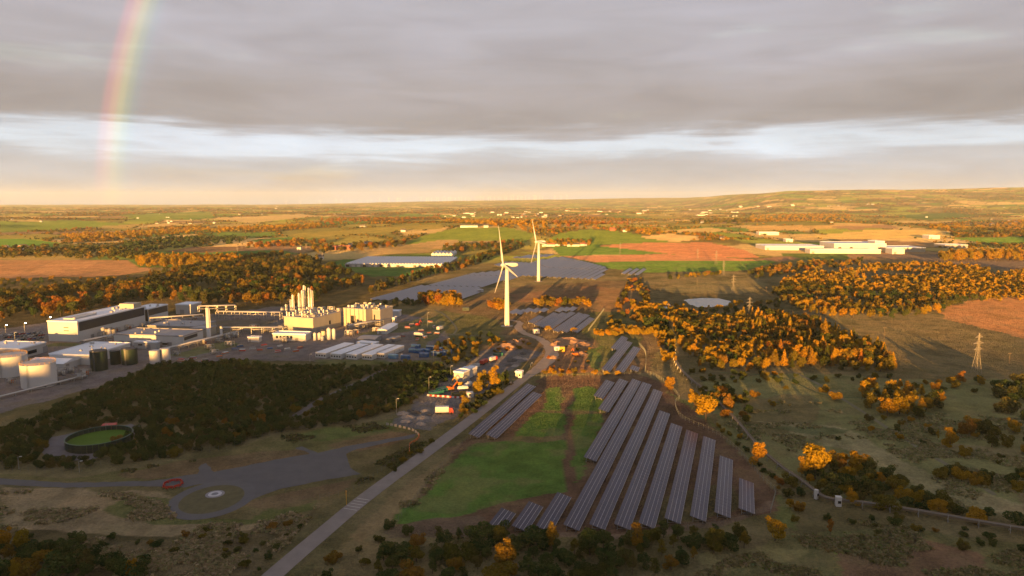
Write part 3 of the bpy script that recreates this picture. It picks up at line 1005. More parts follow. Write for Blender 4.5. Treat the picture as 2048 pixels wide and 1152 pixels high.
def scatter(poly, spacing, seed, keep=1.0, holes=()):
    """ground points inside an outline given in pixels, kept apart by spacing metres"""
    g = np.array([(p.x, p.y) for p in (G(*q) for q in poly)])
    hs = [np.array([(p.x, p.y) for p in (G(*q) for q in h)]) for h in holes]
    rg = np.random.default_rng(seed)
    lo, hi = g.min(0), g.max(0)
    n = int((hi - lo).prod() / spacing ** 2 * 3.2)
    c = rg.uniform(lo, hi, (n, 2))
    c = c[in_poly(c[:, 0], c[:, 1], [tuple(q) for q in g])]
    for h in hs:
        c = c[~in_poly(c[:, 0], c[:, 1], [tuple(q) for q in h])]
    grid, out = {}, []
    for p in c:
        k = (int(p[0] // spacing), int(p[1] // spacing))
        ok = True
        for dx in (-1, 0, 1):
            for dy in (-1, 0, 1):
                for q in grid.get((k[0] + dx, k[1] + dy), ()):
                    if (q[0] - p[0]) ** 2 + (q[1] - p[1]) ** 2 < spacing ** 2:
                        ok = False
        if ok:
            grid.setdefault(k, []).append(p)
            if rg.random() < keep:
                out.append(p)
    return np.array(out).reshape(-1, 2)


TREES = 0


def plant(name, kind, pal, x, y, h, label, cat, group=None, wide=1.0, rng=random, parts=None):
    """one tree or shrub as a thing of its own"""
    global TREES
    TREES += 1
    z = float(terrain(x, y))
    dist = math.hypot(x, y)
    lod = 0 if dist < 520 else 1
    i = rng.randrange(4)
    crown, trunk, whole = proto(kind, i, lod, pal)
    rz = rng.uniform(0, 6.283)
    sc = (h * wide * rng.uniform(.88, 1.12), h * wide * rng.uniform(.88, 1.12), h)
    parts = (dist * 1.0 / max(h, 1) < 48) if parts is None else parts
    if parts:
        t = thing(name, label, cat, (x, y, z), rz, group, sc)
        put('trunk', trunk, t)
        put('crown', crown, t)
    else:
        t = tag(put(name, whole, None, (x, y, z), rz, sc), label, cat, group)
    return t


def mass(name, items, label, lod=2, pal='mix'):
    """many plants that read as one mass: items = (kind, x, y, height, wide)"""
    rg = np.random.default_rng(len(items))
    Vs, Fs, T, off = [], [], [], 0
    by = {}
    for it in items:
        by.setdefault((it[0], rg.integers(4)), []).append(it[1:])
    for (kind, i), L in by.items():
        proto(kind, i, lod, pal)
        (V, F), _ = PROTO[(kind, i, lod, 'geo')]
        L = np.array(L, float)
        a = rg.uniform(0, 6.283, len(L))
        ca, sa = np.cos(a)[:, None], np.sin(a)[:, None]
        x = (V[None, :, 0] * ca - V[None, :, 1] * sa) * (L[:, 2] * L[:, 3])[:, None] + L[:, 0:1]
        y = (V[None, :, 0] * sa + V[None, :, 1] * ca) * (L[:, 2] * L[:, 3])[:, None] + L[:, 1:2]
        z = V[None, :, 2] * L[:, 2:3] + terrain(L[:, 0], L[:, 1])[:, None]
        Vs.append(np.stack([x, y, z], -1).reshape(-1, 3))
        Fs.append((F[None] + (np.arange(len(L)) * len(V))[:, None, None]).reshape(-1, 4) + off)
        T.append(np.repeat(rg.random(len(L)), len(F)))
        off += len(L) * len(V)
    me = mesh_np(name, np.concatenate(Vs), np.concatenate(Fs), [LM[pal][1]])
    at = me.attributes.new('tint', 'FLOAT', 'FACE')
    at.data.foreach_set('value', np.concatenate(T).astype(np.float32))
    o = put(name, me)
    o['kind'] = 'stuff'
    o['label'] = label
    return o


RG = random.Random(5)


def zone(name, kinds, pal, poly, spacing, hr, label, cat, group, seed, wide=(.9, 1.2), limit=300, holes=(), keep=1.0, mass_name=None, mass_label=None, mass_pal=None, lod=1, gap=0.0, patchy=0.0):
    """a stand of plants: the largest-looking ones singly, any further ones as one mass"""
    pts = scatter(poly, spacing, seed, keep, holes)
    if gap:
        pts = pts[fbm(pts[:, 0] / 55, pts[:, 1] / 75, seed + 300, 3) > gap]
    pts = sorted(pts.tolist(), key=lambda p: math.hypot(*p))
    if patchy:
        q = np.array(pts)
        clump = fbm(q[:, 0] / patchy, q[:, 1] / patchy, seed + 400, 2)
        clump = np.argsort(np.argsort(clump)) / len(clump)
        tall = .75 + .5 * fbm(q[:, 0] / 30, q[:, 1] / 30, seed + 500, 2)
    rest = []
    for j, (x, y) in enumerate(pts):
        k = RG.choice(kinds)
        h = RG.uniform(*hr) * (1.15 if k == 'conifer' else 1)
        w = RG.uniform(*wide)
        if j < limit:
            pl = RG.choice(pal) if isinstance(pal, (list, tuple)) else pal
            if patchy and RG.random() < .8:
                pl = pal[int(clump[j] * .999 * len(pal))]
            if patchy:
                h *= tall[j]
            plant(name, k, pl, x, y, h, label, cat, group, w, RG)
        else:
            rest.append((k, x, y, h, w))
    if rest:
        mass(mass_name or 'undergrowth', rest, mass_label or label, lod, mass_pal or (pal if isinstance(pal, str) else pal[0]))
    return len(pts), len(rest)


# dark thicket between the factory and the loop road
TANKHOLE = [(85, 905), (100, 872), (165, 862), (265, 845), (300, 850), (262, 880), (235, 890), (190, 915), (110, 925)]
LANEHOLE = [(575, 838), (640, 797), (700, 765), (768, 738), (785, 740), (715, 775), (655, 803), (600, 838)]
zi = zone('thicket_shrub', ['shrub'], ['dark', 'dark', 'dark', 'dark', 'dark', 'dark', 'mix'], [(-60, 920), (-60, 870), (60, 850), (190, 782), (310, 735), (470, 726), (560, 738), (640, 738), (740, 740), (800, 732), (890, 738), (905, 752), (880, 775), (790, 822), (700, 845), (560, 866), (440, 900), (300, 920), (150, 938), (-60, 938)],
          3.7, (3.0, 5.2), 'dark green shrub in the dense thicket below the factory', 'shrub', 'shrubs of the dark thicket', 1, (.85, 1.15), 300, [TANKHOLE, LANEHOLE], 1.0,
          'thicket_undergrowth', 'dense dark thicket stretching back to the factory yard', 'dark', 1)
print('thicket', zi)
# foreground belt
zone('foreground_tree', ['broad', 'shrub', 'broad', 'tall'], ['dark', 'dark', 'mix'], [(760, 1122), (870, 1078), (960, 1072), (1100, 1082), (1250, 1078), (1345, 1072), (1470, 1082), (1500, 1095), (1400, 1120), (1330, 1165), (740, 1170)],
     4.1, (3.6, 6.0), 'shaded olive green tree in the belt along the bottom edge', 'tree', 'trees of the foreground belt', 2, (1.1, 1.45))
for px, py, h, pal in ((1015, 1142, 9.3, 'rust'), (1103, 1098, 8.8, 'rust'), (1275, 1100, 8.6, 'rust'), (1000, 1090, 6, 'mix'), (1425, 1100, 7.6, 'mix'), (1480, 1085, 6.4, 'mix'), (1180, 1110, 8, 'dark'), (1550, 1082, 8.4, 'gold')):
    p = G(px, py)
    nm = {1015: 'tallest rust-topped tree at the middle of the bottom edge', 1103: 'rust-topped tree in front of the third small solar table', 1275: 'narrow rust-topped tree before the near ends of the long solar rows',
          1000: 'golden bush in front of the smallest solar table', 1425: 'yellow-topped tree right of the long solar rows near the bottom', 1480: 'low yellow-topped tree beside the dirt track corner',
          1180: 'dark round tree before the long solar rows', 1550: 'round yellow-topped tree at the corner of the solar fence'}[px]
    plant('foreground_tree', 'tall' if px in (1103, 1275) else 'broad', pal, p.x, p.y, h, nm, 'tree', None, 1.0, RG)
zone('corner_tree', ['broad', 'shrub'], ['dark', 'dark', 'dark', 'mix'], [(-70, 1165), (-70, 1090), (60, 1095), (200, 1125), (290, 1165)], 4.0, (4.0, 7.0), 'dark tree massed in the lower left corner', 'tree', 'trees of the lower left corner', 3)
for px, py, h, nm in ((45, 1105, 8.5, 'bright yellow sunlit tree in the lower left corner'), (8, 1100, 7.5, 'golden tree cut by the left edge near the bottom'), (35, 1160, 6.0, 'orange tree at the very bottom left'), (262, 1160, 6.5, 'small orange-tipped tree at the bottom left')):
    p = G(px, py)
    plant('corner_tree', 'broad', 'gold', p.x, p.y, h, nm, 'tree', None, .8, RG)
zone('heath_shrub', ['shrub'], ['dark', 'mix'], [(0, 1075), (320, 1065), (520, 1062), (600, 1035), (640, 1020), (520, 1140), (300, 1100), (0, 1090)], 3.6, (1.0, 2.4), 'low dark scrub bush on the heath left of the road', 'shrub', 'scrub on the left heath', 4, (1.0, 1.5), keep=.8)
zone('verge_shrub', ['shrub'], ['dark', 'mix'], [(600, 1165), (690, 1100), (760, 1050), (800, 1060), (850, 1075), (760, 1120), (720, 1165)], 5.0, (1.8, 4.0), 'dark bush between the road and the foreground belt', 'shrub', 'bushes right of the road', 5, (.9, 1.3), keep=.8)
zone('roadside_shrub', ['shrub'], ['mix', 'dark'], [(760, 945), (800, 910), (860, 880), (880, 878), (800, 935), (770, 955)], 4.0, (1.2, 2.5), 'low bush beside the road bend of the gravel apron', 'shrub', 'bushes beside the apron', 6, keep=.7)
# right-hand heath
zone('heath_tree', ['broad', 'shrub'], ['dark', 'dark', 'mix', 'gold'], [(1600, 955), (1640, 930), (1720, 925), (1800, 965), (1870, 1010), (1960, 1035), (2060, 1050), (2060, 1062), (1880, 1035), (1700, 1012), (1640, 990)], 4.0, (3.6, 6.6), 'tree of the dark belt beside the raised pipeline', 'tree', 'trees beside the pipeline', 7)
zone('heath_shrub', ['shrub'], ['dark', 'mix'], [(1560, 1000), (1640, 1010), (1660, 1050), (1580, 1070), (1540, 1060)], 5, (2.0, 4.0), 'bush in the hollow below the pipeline corner', 'shrub', 'bushes below the pipeline', 8, keep=.8)
zone('heath_shrub', ['shrub'], ['dark', 'dark'], [(1760, 1045), (1900, 1060), (1990, 1090), (2040, 1110), (1900, 1100), (1800, 1075)], 6, (1.5, 3.0), 'dark bush on the slope under the pipeline', 'shrub', 'bushes under the pipeline', 9, keep=.8)
zone('birch_tree', ['tall', 'broad'], ['gold', 'gold', 'mix'], [(1715, 800), (1730, 785), (1800, 780), (1850, 800), (1900, 820), (1850, 838), (1760, 830)], 5.5, (7, 10.5), 'yellow tree of the grove on the right-hand heath', 'tree', 'grove on the right heath', 10)
zone('heath_tree', ['shrub', 'broad'], ['dark', 'mix'], [(1400, 775), (1440, 770), (1500, 800), (1510, 850), (1470, 850), (1420, 810)], 5.5, (4, 7.5), 'dark tree in the strip along the pipeline beyond the solar field', 'tree', 'strip beyond the solar field', 11)
zone('heath_tree', ['broad', 'shrub'], ['mix', 'gold'], [(1910, 872), (1950, 850), (2060, 868), (2060, 905), (1980, 895)], 7, (5, 8), 'tree of the far clump at the right edge', 'tree', 'clump at the right edge', 12)
zone('heath_shrub', ['shrub'], ['dark', 'mix', 'gold'], [(1875, 955), (1900, 942), (1960, 948), (1985, 960), (1960, 975), (1890, 970)], 4.0, (3.0, 5.2), 'bush of the oval clump on the tan grass', 'shrub', 'oval clump on the tan grass', 13)
zone('heath_shrub', ['shrub'], ['dark', 'gold'], [(2005, 960), (2060, 945), (2060, 990), (2020, 985)], 5.0, (3.5, 5.5), 'bush at the right edge above the pipeline', 'shrub', 'bushes at the right edge', 14)
zone('heath_tree', ['broad', 'shrub'], ['dark'], [(1985, 795), (2000, 765), (2060, 770), (2060, 850), (2010, 830)], 7, (5, 8), 'dark tree in shade at the right edge', 'tree', 'dark trees at the right edge', 15)
zone('heath_shrub', ['shrub'], ['dark', 'mix', 'gold'], [(1800, 760), (1960, 765), (1990, 790), (1880, 785), (1800, 775)], 8, (2.5, 5), 'bush along the pasture edge under the near pylon', 'shrub', 'bushes under the near pylon', 16, keep=.7)
zone('heath_shrub', ['shrub'], ['mix', 'gold', 'dark'], [(1380, 745), (1600, 745), (1700, 780), (1640, 800), (1560, 780), (1440, 765)], 13, (1.8, 3.8), 'scattered bush on the heath below the autumn wood', 'shrub', 'scattered heath bushes', 17, keep=.6)
zone('heath_shrub', ['shrub'], ['mix', 'dark'], [(1490, 870), (1700, 860), (1900, 900), (2040, 930), (1880, 930), (1700, 930), (1560, 940)], 16, (.9, 2.2), 'low tussock bush on the open tan heath', 'shrub', 'tussocks on the open heath', 18, keep=.5)
for px, py, h, w, kind, pal, nm in (
        (1340, 778, 7.5, 1.1, 'broad', 'gold', 'round golden bush outside the far corner of the solar fence'),
        (1388, 815, 9.5, 1.0, 'broad', 'gold', 'golden tree just outside the kink in the solar fence'),
        (1412, 842, 13.0, 1.0, 'broad', 'gold', 'largest golden tree beside the solar fence'),
        (1455, 822, 9.0, .9, 'broad', 'mix', 'tall green-gold tree behind the largest golden tree'),
        (1445, 800, 8.0, 1.0, 'broad', 'mix', 'ragged tree by the pipeline beyond the solar fence'),
        (1516, 930, 9.5, .95, 'broad', 'gold', 'solitary golden tree where the pipeline nears the fence'),
        (1630, 958, 13.5, 1.05, 'broad', 'gold', 'tall spreading orange tree on the open right heath'),
        (1604, 955, 8.5, .8, 'tall', 'gold', 'small orange tree leaning on the tall spreading tree'),
        (1583, 972, 5.0, 1.0, 'shrub', 'mix', 'olive bush touching the pipeline'),
        (1560, 968, 3.2, .9, 'shrub', 'rust', 'small rusty bush left of the pipeline'),
        (1580, 1018, 4.0, .9, 'broad', 'gold', 'small yellow tree below the pipeline elbow'),
        (1660, 1070, 5.5, .7, 'tall', 'rust', 'slim orange tree below the white cabinet'),
        (1900, 895, 9.0, .85, 'broad', 'gold', 'oval golden tree standing alone at the right'),
        (1875, 880, 5.0, .6, 'tall', 'gold', 'thin yellow sapling left of the oval golden tree'),
        (1930, 912, 4.5, .9, 'shrub', 'gold', 'yellow bush below the oval golden tree'),
        (1965, 968, 5.5, 1.0, 'shrub', 'rust', 'bright orange bush ending the oval clump'),
        (1920, 765, 7.0, .9, 'broad', 'rust', 'rust-red tree under the near pylon'),
        (1960, 770, 6.0, .9, 'broad', 'gold', 'pale yellow tree right of the rust-red tree'),
        (1545, 812, 3.5, 1.0, 'shrub', 'gold', 'lone yellow bush on the brown heath'),
        (1510, 795, 4.0, 1.0, 'shrub', 'gold', 'lone olive-gold bush near the pipeline strip'),
        (1650, 785, 4.5, 1.0, 'shrub', 'gold', 'golden bush where the heath path forks'),
        (1672, 800, 5.0, 1.1, 'shrub', 'gold', 'wide golden bush on the heath path'),
        (1870, 780, 5, 1.0, 'shrub', 'gold', 'yellow bush left of the rust-red tree'),
        (1600, 990, 3.5, 1.0, 'shrub', 'dark', 'dark bush hugging the pipeline elbow')):
    p = G(px, py)
    plant('heath_tree' if kind != 'shrub' else 'heath_shrub', kind, pal, p.x, p.y, h, nm, 'tree' if kind != 'shrub' else 'shrub', None, w, RG, True)
zone('heath_shrub', ['shrub'], ['dark', 'dark', 'mix', 'gold'], [(1425, 850), (1470, 868), (1560, 955), (1640, 1015), (1610, 1030), (1560, 985), (1490, 905)], 4.2, (1.5, 3.6), 'dark bush between the solar fence and the pipeline', 'shrub', 'bushes between fence and pipeline', 35, keep=.8)
zone('heath_shrub', ['shrub'], ['dark', 'mix'], [(1640, 1040), (1760, 1035), (1900, 1052), (2060, 1085), (2060, 1120), (1880, 1085), (1700, 1062)], 4.6, (1.3, 3.0), 'scrub bush below the straight stretch of pipeline', 'shrub', 'scrub below the straight pipeline', 36, keep=.7)
zone('heath_shrub', ['shrub'], ['dark', 'mix', 'gold'], [(1700, 845), (1800, 835), (1960, 870), (2060, 905), (2060, 940), (1900, 900), (1760, 870)], 7.5, (1.5, 3.8), 'bush of the loose scrub behind the oval golden tree', 'shrub', 'loose scrub on the right heath', 37, keep=.7)
zone('heath_shrub', ['shrub'], ['dark', 'mix'], [(1380, 745), (1560, 748), (1640, 755), (1780, 755), (1780, 765), (1600, 768), (1400, 762)], 5.0, (1.8, 4.0), 'dark bush fringing the foot of the autumn wood', 'shrub', 'fringe of the autumn wood', 38, keep=.75)
# autumn wood right of the solar farm
CORR = [(1318, 630), (1332, 630), (1350, 660), (1362, 690), (1376, 735), (1360, 738), (1345, 690), (1335, 660)]
zone('wood_tree', ['broad', 'broad', 'tall'], ['gold', 'mix', 'gold', 'dark', 'gold', 'mix'], [(1262, 610), (1300, 618), (1340, 616), (1400, 636), (1452, 640), (1500, 665), (1540, 690), (1555, 735), (1530, 745), (1440, 742), (1375, 735), (1330, 725), (1310, 680), (1275, 640)],
     4.9, (5.5, 9.0), 'golden autumn tree in the wood beside the solar farm', 'tree', 'autumn wood beside the solar farm', 20, (.85, 1.1), 300, [CORR], 1.0, 'autumn_wood', 'far part of the golden wood beside the solar farm', 'gold', 1, .20, 40)
zone('larch_tree', ['conifer', 'broad', 'broad'], ['gold', 'mix', 'gold', 'rust', 'mix'], [(1460, 640), (1560, 638), (1640, 655), (1700, 680), (1755, 695), (1785, 735), (1780, 745), (1700, 742), (1640, 735), (1580, 738), (1545, 730), (1530, 690)],
     5.0, (6.5, 10.5), 'orange larch in the pointed wood above the heath', 'tree', 'larches above the heath', 21, (.95, 1.2), 300, (), 1.0, 'larch_wood', 'far part of the pointed larch wood', 'gold', 1, .22, 40)
p = G(1648, 690)
plant('larch_tree', 'conifer', 'rust', p.x, p.y, 19, 'tallest pointed larch standing clear of the wood', 'tree', None, 1.0, RG, True)
zone('wood_shrub', ['shrub', 'broad'], ['dark', 'mix'], [(1300, 620), (1400, 612), (1480, 618), (1560, 600), (1560, 632), (1480, 634), (1380, 628)], 7, (3, 6), 'dark bush round the ponds', 'shrub', 'bushes round the ponds', 22, keep=.8, holes=[[(1360, 592), (1466, 592), (1466, 620), (1380, 622), (1360, 612)], [(1305, 602), (1352, 602), (1352, 622), (1305, 622)]])
zone('wood_shrub', ['shrub', 'broad'], ['gold', 'gold'], [(1395, 618), (1460, 612), (1485, 606), (1480, 614), (1440, 622), (1400, 624)], 8, (3.5, 6), 'golden bush on the near bank of the pond', 'shrub', 'golden pond bank bushes', 23)
zone('hedge_tree', ['broad', 'shrub'], ['gold'], [(1190, 668), (1230, 660), (1320, 660), (1322, 668), (1250, 672), (1190, 673)], 4.0, (4, 6.5), 'golden hedge tree above the middle solar rows', 'tree', 'golden hedge', 24)
zone('scrub_tree', ['broad', 'shrub'], ['gold', 'rust', 'mix'], [(1210, 655), (1240, 600), (1258, 560), (1290, 560), (1300, 615), (1275, 650)], 9, (3.5, 7), 'orange scrub tree on the strip beyond the turbines', 'tree', 'scrub strip beyond the turbines', 25, keep=.8)
zone('copse_tree', ['broad'], ['gold', 'rust'], [(838, 606), (850, 598), (905, 600), (922, 608), (915, 616), (850, 612)], 6, (10, 13), 'bright orange tree of the copse below the wide solar array', 'tree', 'copse below the wide solar array', 26)
zone('copse_tree', ['broad'], ['dark'], [(765, 610), (790, 606), (838, 606), (838, 613), (775, 614)], 6, (4.5, 6.5), 'dark tree beside the orange copse', 'tree', 'dark trees beside the orange copse', 27)
zone('copse_tree', ['broad', 'shrub'], ['gold', 'rust'], [(978, 616), (990, 610), (1010, 612), (1008, 620), (980, 620)], 6, (7, 10), 'orange tree at the foot of the nearer turbine', 'tree', 'orange trees by the nearer turbine', 28)
zone('copse_tree', ['broad', 'shrub'], ['gold', 'rust', 'mix'], [(1070, 610), (1095, 602), (1180, 606), (1182, 612), (1120, 614), (1070, 614)], 6.5, (5.5, 9.5), 'orange tree of the line behind the middle solar array', 'tree', 'tree line behind the middle array', 29)
for px, py, h, nm in ((1095, 660, 4.5, 'golden bush before the middle solar array'), (1147, 663, 4.5, 'round golden bush at the right foot of the middle array')):
    p = G(px, py)
    plant('copse_shrub', 'shrub', 'gold', p.x, p.y, h, nm, 'shrub', None, 1.2, RG)
# yard trees
for px, py, h, pal, nm in ((985, 773, 12, 'gold', 'tall bright yellow tree beside the contractors yard'), (968, 775, 10, 'gold', 'yellow tree left of the tall yard tree'), (955, 792, 9, 'gold', 'spreading yellow tree in front of the yard tanks'),
                           (930, 815, 7, 'gold', 'low yellow tree near the white trailer'), (1000, 770, 8, 'dark', 'dark tree right of the tall yellow yard tree'), (1012, 762, 7, 'dark', 'dark bush between the yellow tree and the road')):
    p = G(px, py)
    plant('yard_tree', 'broad', pal, p.x, p.y, h, nm, 'tree', None, .85, RG, True)
zone('yard_shrub', ['shrub'], ['dark', 'mix'], [(915, 840), (940, 815), (985, 775), (1020, 765), (1000, 785), (950, 825)], 3.2, (2, 4), 'bush on the bank between the yard and the road', 'shrub', 'bushes on the yard bank', 30)
zone('yard_shrub', ['shrub', 'broad'], ['dark', 'mix', 'mix', 'gold'], [(870, 690), (930, 675), (985, 672), (1000, 682), (960, 705), (940, 725), (900, 735), (870, 720)], 5.5, (2.5, 5.5), 'scrub bush between the blue containers and the turbine track', 'shrub', 'scrub below the nearer turbine', 31)
zone('spoil_shrub', ['shrub'], ['gold', 'rust'], [(990, 690), (1050, 680), (1060, 690), (1010, 712), (985, 708)], 5, (1.8, 3.2), 'orange bush on the spoil heap left of the bend', 'shrub', 'bushes on the left spoil heap', 32, keep=.7)
zone('spoil_shrub', ['shrub'], ['gold', 'rust', 'mix'], [(1085, 748), (1110, 738), (1170, 745), (1175, 752), (1100, 754)], 4, (1.8, 3.4), 'orange bush along the fence at the solar field gate', 'shrub', 'bushes by the field gate', 33, keep=.9)
zone('spoil_shrub', ['shrub'], ['gold', 'rust', 'mix'], [(1095, 690), (1180, 684), (1185, 735), (1090, 730)], 7, (1.2, 2.6), 'orange bush on the spoil ground right of the bend', 'shrub', 'bushes on the right spoil ground', 34, keep=.5)
for px, nm in ((1190, 'left'), (1212, 'middle'), (1235, 'right')):
    p = G(px, 750)
    plant('spoil_shrub', 'shrub', 'gold', p.x, p.y, 3.4, {'left': 'small golden bush left before the short upper solar rows', 'middle': 'golden bush right before the short upper solar rows', 'right': 'rounded golden bush under the right upper solar row'}[nm], 'shrub', None, 1.0, RG)
# upper-right forest
zi = zone('forest_tree', ['broad', 'broad', 'tall'], ['gold', 'mix', 'gold', 'dark', 'mix'], [(1545, 585), (1580, 560), (1640, 545), (1720, 535), (1860, 530), (2100, 550), (2100, 600), (1930, 604), (1870, 628), (1780, 638), (1640, 634), (1575, 615)], 6.3, (6, 9.5),
          'autumn tree of the broad forest in the right distance', 'tree', 'broad right-hand forest', 40, (.9, 1.2), 300, mass_name='forest', mass_label='golden forest canopy in the right distance', mass_pal='gold', lod=2, gap=.36, patchy=70)
print('forest', zi)
zone('windbreak_tree', ['tall', 'broad'], ['gold'], [(1880, 520), (1960, 514), (2060, 516), (2060, 522), (1960, 522), (1880, 524)], 8, (16, 20), 'tree of the tall hedge right of the long white plant', 'tree', 'tall hedge by the white plant', 41)
zone('hedge_tree', ['broad', 'shrub'], ['gold', 'mix'], [(1335, 556), (1440, 546), (1445, 549), (1340, 560)], 8, (4, 7), 'tree of the hedge below the green strip field', 'tree', 'hedge below the green strip', 42)
zone('hedge_tree', ['broad', 'shrub'], ['gold', 'rust', 'mix'], [(1490, 548), (1560, 532), (1640, 526), (1720, 522), (1720, 530), (1600, 545), (1520, 558)], 10, (5, 9), 'tree of the ragged hedge left of the forest', 'tree', 'ragged hedge by the forest', 43)
# left woodland: dark leaf colours stand in for shade between the trees
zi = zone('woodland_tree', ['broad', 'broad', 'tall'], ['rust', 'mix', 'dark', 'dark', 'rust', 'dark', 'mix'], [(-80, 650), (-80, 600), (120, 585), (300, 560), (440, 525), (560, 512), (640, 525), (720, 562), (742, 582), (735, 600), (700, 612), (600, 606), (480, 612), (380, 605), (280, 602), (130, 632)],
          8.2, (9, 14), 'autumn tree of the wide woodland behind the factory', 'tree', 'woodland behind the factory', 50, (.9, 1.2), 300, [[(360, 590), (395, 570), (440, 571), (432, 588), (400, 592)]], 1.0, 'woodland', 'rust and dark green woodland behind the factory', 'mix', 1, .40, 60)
print('woodland', zi)
zi = zone('lineside_tree', ['broad', 'tall'], ['dark', 'dark', 'mix', 'rust'], [(735, 586), (850, 548), (930, 526), (1000, 502), (1042, 488), (1048, 494), (1010, 507), (950, 531), (880, 551), (800, 572), (745, 590)], 8.5, (8, 13), 'dark tree of the belt along the wide solar array', 'tree', 'belt along the wide solar array', 51, (.9, 1.2), 200,
          mass_name='lineside_wood', mass_label='far end of the tree belt along the wide solar array', mass_pal='mix')
print('lineside', zi)
zone('poplar_tree', ['tall', 'broad'], ['gold'], [(276, 530), (300, 524), (480, 524), (488, 530), (380, 538), (280, 534)], 8, (14, 19), 'tall yellow tree of the row before the brown field', 'tree', 'yellow row before the brown field', 52, (.9, 1.2))
zone('heath_shrub', ['shrub'], ['mix', 'gold', 'dark'], [(-80, 612), (-80, 560), (200, 556), (320, 552), (300, 566), (100, 590)], 11, (2.5, 5.5), 'bush on the brown moor at the left', 'shrub', 'bushes on the left moor', 53, keep=.75, limit=200, mass_name='moor_scrub', mass_label='scrub on the brown moor at the left', mass_pal='mix')
zone('garden_tree', ['broad'], ['rust', 'mix', 'gold'], [(620, 500), (700, 492), (760, 492), (810, 486), (815, 492), (720, 502), (640, 508)], 13, (9, 14), 'rust tree round the red farmstead', 'tree', 'trees round the red farmstead', 54, keep=.8)
zone('garden_tree', ['broad'], ['rust', 'mix', 'dark'], [(880, 496), (1040, 486), (1044, 492), (960, 502), (890, 510)], 12, (9, 14), 'rust tree above the glasshouse', 'tree', 'trees above the glasshouse', 55, keep=.8, limit=120)
zone('garden_tree', ['broad'], ['mix', 'gold'], [(1090, 490), (1130, 483), (1180, 486), (1190, 491), (1130, 494)], 11, (9, 13), 'gold tree behind the white farm cottages', 'tree', 'trees behind the white cottages', 56)

# far countryside: hedges, copses and woods to the horizon, one mass
def far_country():
    rg = np.random.default_rng(8)
    items = []
    n = 60000
    px = rg.uniform(-60, 2110, n)
    py = 402 + 98 * rg.random(n) ** 1.15
    d = np.stack([(px - 1024) / FPX, math.cos(PITCH) - (py - 576) / FPX * math.sin(PITCH), -math.sin(PITCH) - (py - 576) / FPX * math.cos(PITCH)], 1)
    t = -CAM_H / d[:, 2]
    x, y = t * d[:, 0], t * d[:, 1]
    ok = (y > 1350) & (y < 9000)
    x, y = x[ok], y[ok]
    f1, f2, hid = fields(x, y)
    z = terrain(x, y)
    qx, qy = proj(x, y, z)
    wood = fbm(x / 420, y / 420, 51, 3)
    acc = ((f2 - f1) < .075) | (wood > .60) | (rg.random(len(x)) < .035)
    open_ = np.zeros(len(x), bool)
    for poly, _, _ in FAR:
        open_ |= in_poly(qx, qy, poly)
    for bx in ([(1525, 478), (1870, 478), (1870, 512), (1525, 512)], [(660, 495), (930, 495), (930, 545), (660, 545)], [(930, 448), (975, 448), (975, 470), (930, 470)]):
        open_ |= in_poly(qx, qy, bx)
    open_ |= in_poly(qx, qy, [(1120, 486), (1520, 480), (1560, 525), (1250, 560), (980, 560), (980, 515)])
    acc &= ~open_
    x, y, wood = x[acc], y[acc], wood[acc]
    print('far plants', len(x))
    near = {}
    for a, b, w in zip(x, y, wood):
        h = rg.uniform(2.6, 5.6) * (1.6 if w > .6 else 1) * (1 + max(0, b - 4000) / 9000)
        k = 'shrub' if w < .6 and rg.random() < .55 else 'broad'
        pl = ('rust', 'gold', 'mix', 'mix')[rg.integers(4)] if w > .6 else ('gold', 'mix', 'mix', 'dark')[rg.integers(4)]
        near.setdefault(pl, []).append((k, a, b, h, rg.uniform(.9, 1.6) * (1 + max(0, b - 3000) / 6000)))
    for pl, L in near.items():
        mass({'rust': 'rust_hedgerows', 'gold': 'golden_hedgerows', 'mix': 'olive_hedgerows', 'dark': 'dark_hedgerows'}[pl], L,
             {'rust': 'rust coloured', 'gold': 'golden', 'mix': 'olive', 'dark': 'dark green'}[pl] + ' hedges and copses spread over the far farmland', 2, pl)


far_country()
# broken tree belts between the middle-distance fields
for k, (poly, sp, pl, lb) in enumerate((
        ([(-60, 500), (120, 496), (250, 500), (320, 514), (250, 522), (100, 514), (-60, 518)], 15, 'mix', 'olive belt above the brown moor at the left'),
        ([(120, 470), (400, 455), (425, 462), (280, 478), (150, 485)], 22, 'gold', 'golden belt across the left plain'),
        ([(250, 488), (340, 477), (500, 477), (480, 486), (340, 498), (260, 512)], 17, 'dark', 'dark belt behind the left brown field'),
        ([(410, 459), (640, 446), (645, 452), (430, 466)], 26, 'gold', 'far golden belt left of the centre'),
        ([(490, 491), (640, 481), (650, 489), (500, 499)], 16, 'rust', 'rust belt before the red farmstead'),
        ([(1850, 456), (2060, 440), (2060, 456), (1900, 463)], 24, 'gold', 'golden belt on the right slopes'),
        ([(1500, 432), (1700, 428), (1700, 440), (1500, 447)], 34, 'gold', 'broad golden wood before the hillside town'),
        ([(1100, 441), (1270, 446), (1180, 456), (1110, 456)], 26, 'rust', 'rust wood on the right rounded hill'),
        ([(880, 441), (1070, 444), (1095, 458), (1068, 466), (985, 452)], 24, 'gold', 'golden wood on the hill behind the turbines'),
        ([(640, 441), (880, 430), (880, 438), (660, 451)], 32, 'rust', 'far rust belt behind the glasshouse'),
        ([(1900, 464), (2060, 462), (2060, 472), (1910, 474)], 22, 'mix', 'olive wood at the far right'),
        ([(1380, 440), (1500, 436), (1500, 446), (1390, 450)], 30, 'mix', 'olive belt under the bright estate'))):
    q = scatter(poly, sp, 600 + k)
    if len(q):
        mass('tree_belt', [(('broad', 'broad', 'shrub')[i % 3], a, b, 8 + 5 * hash2(np.array(int(a)), np.array(int(b))), 1.2) for i, (a, b) in enumerate(q)], lb, 2, pl)
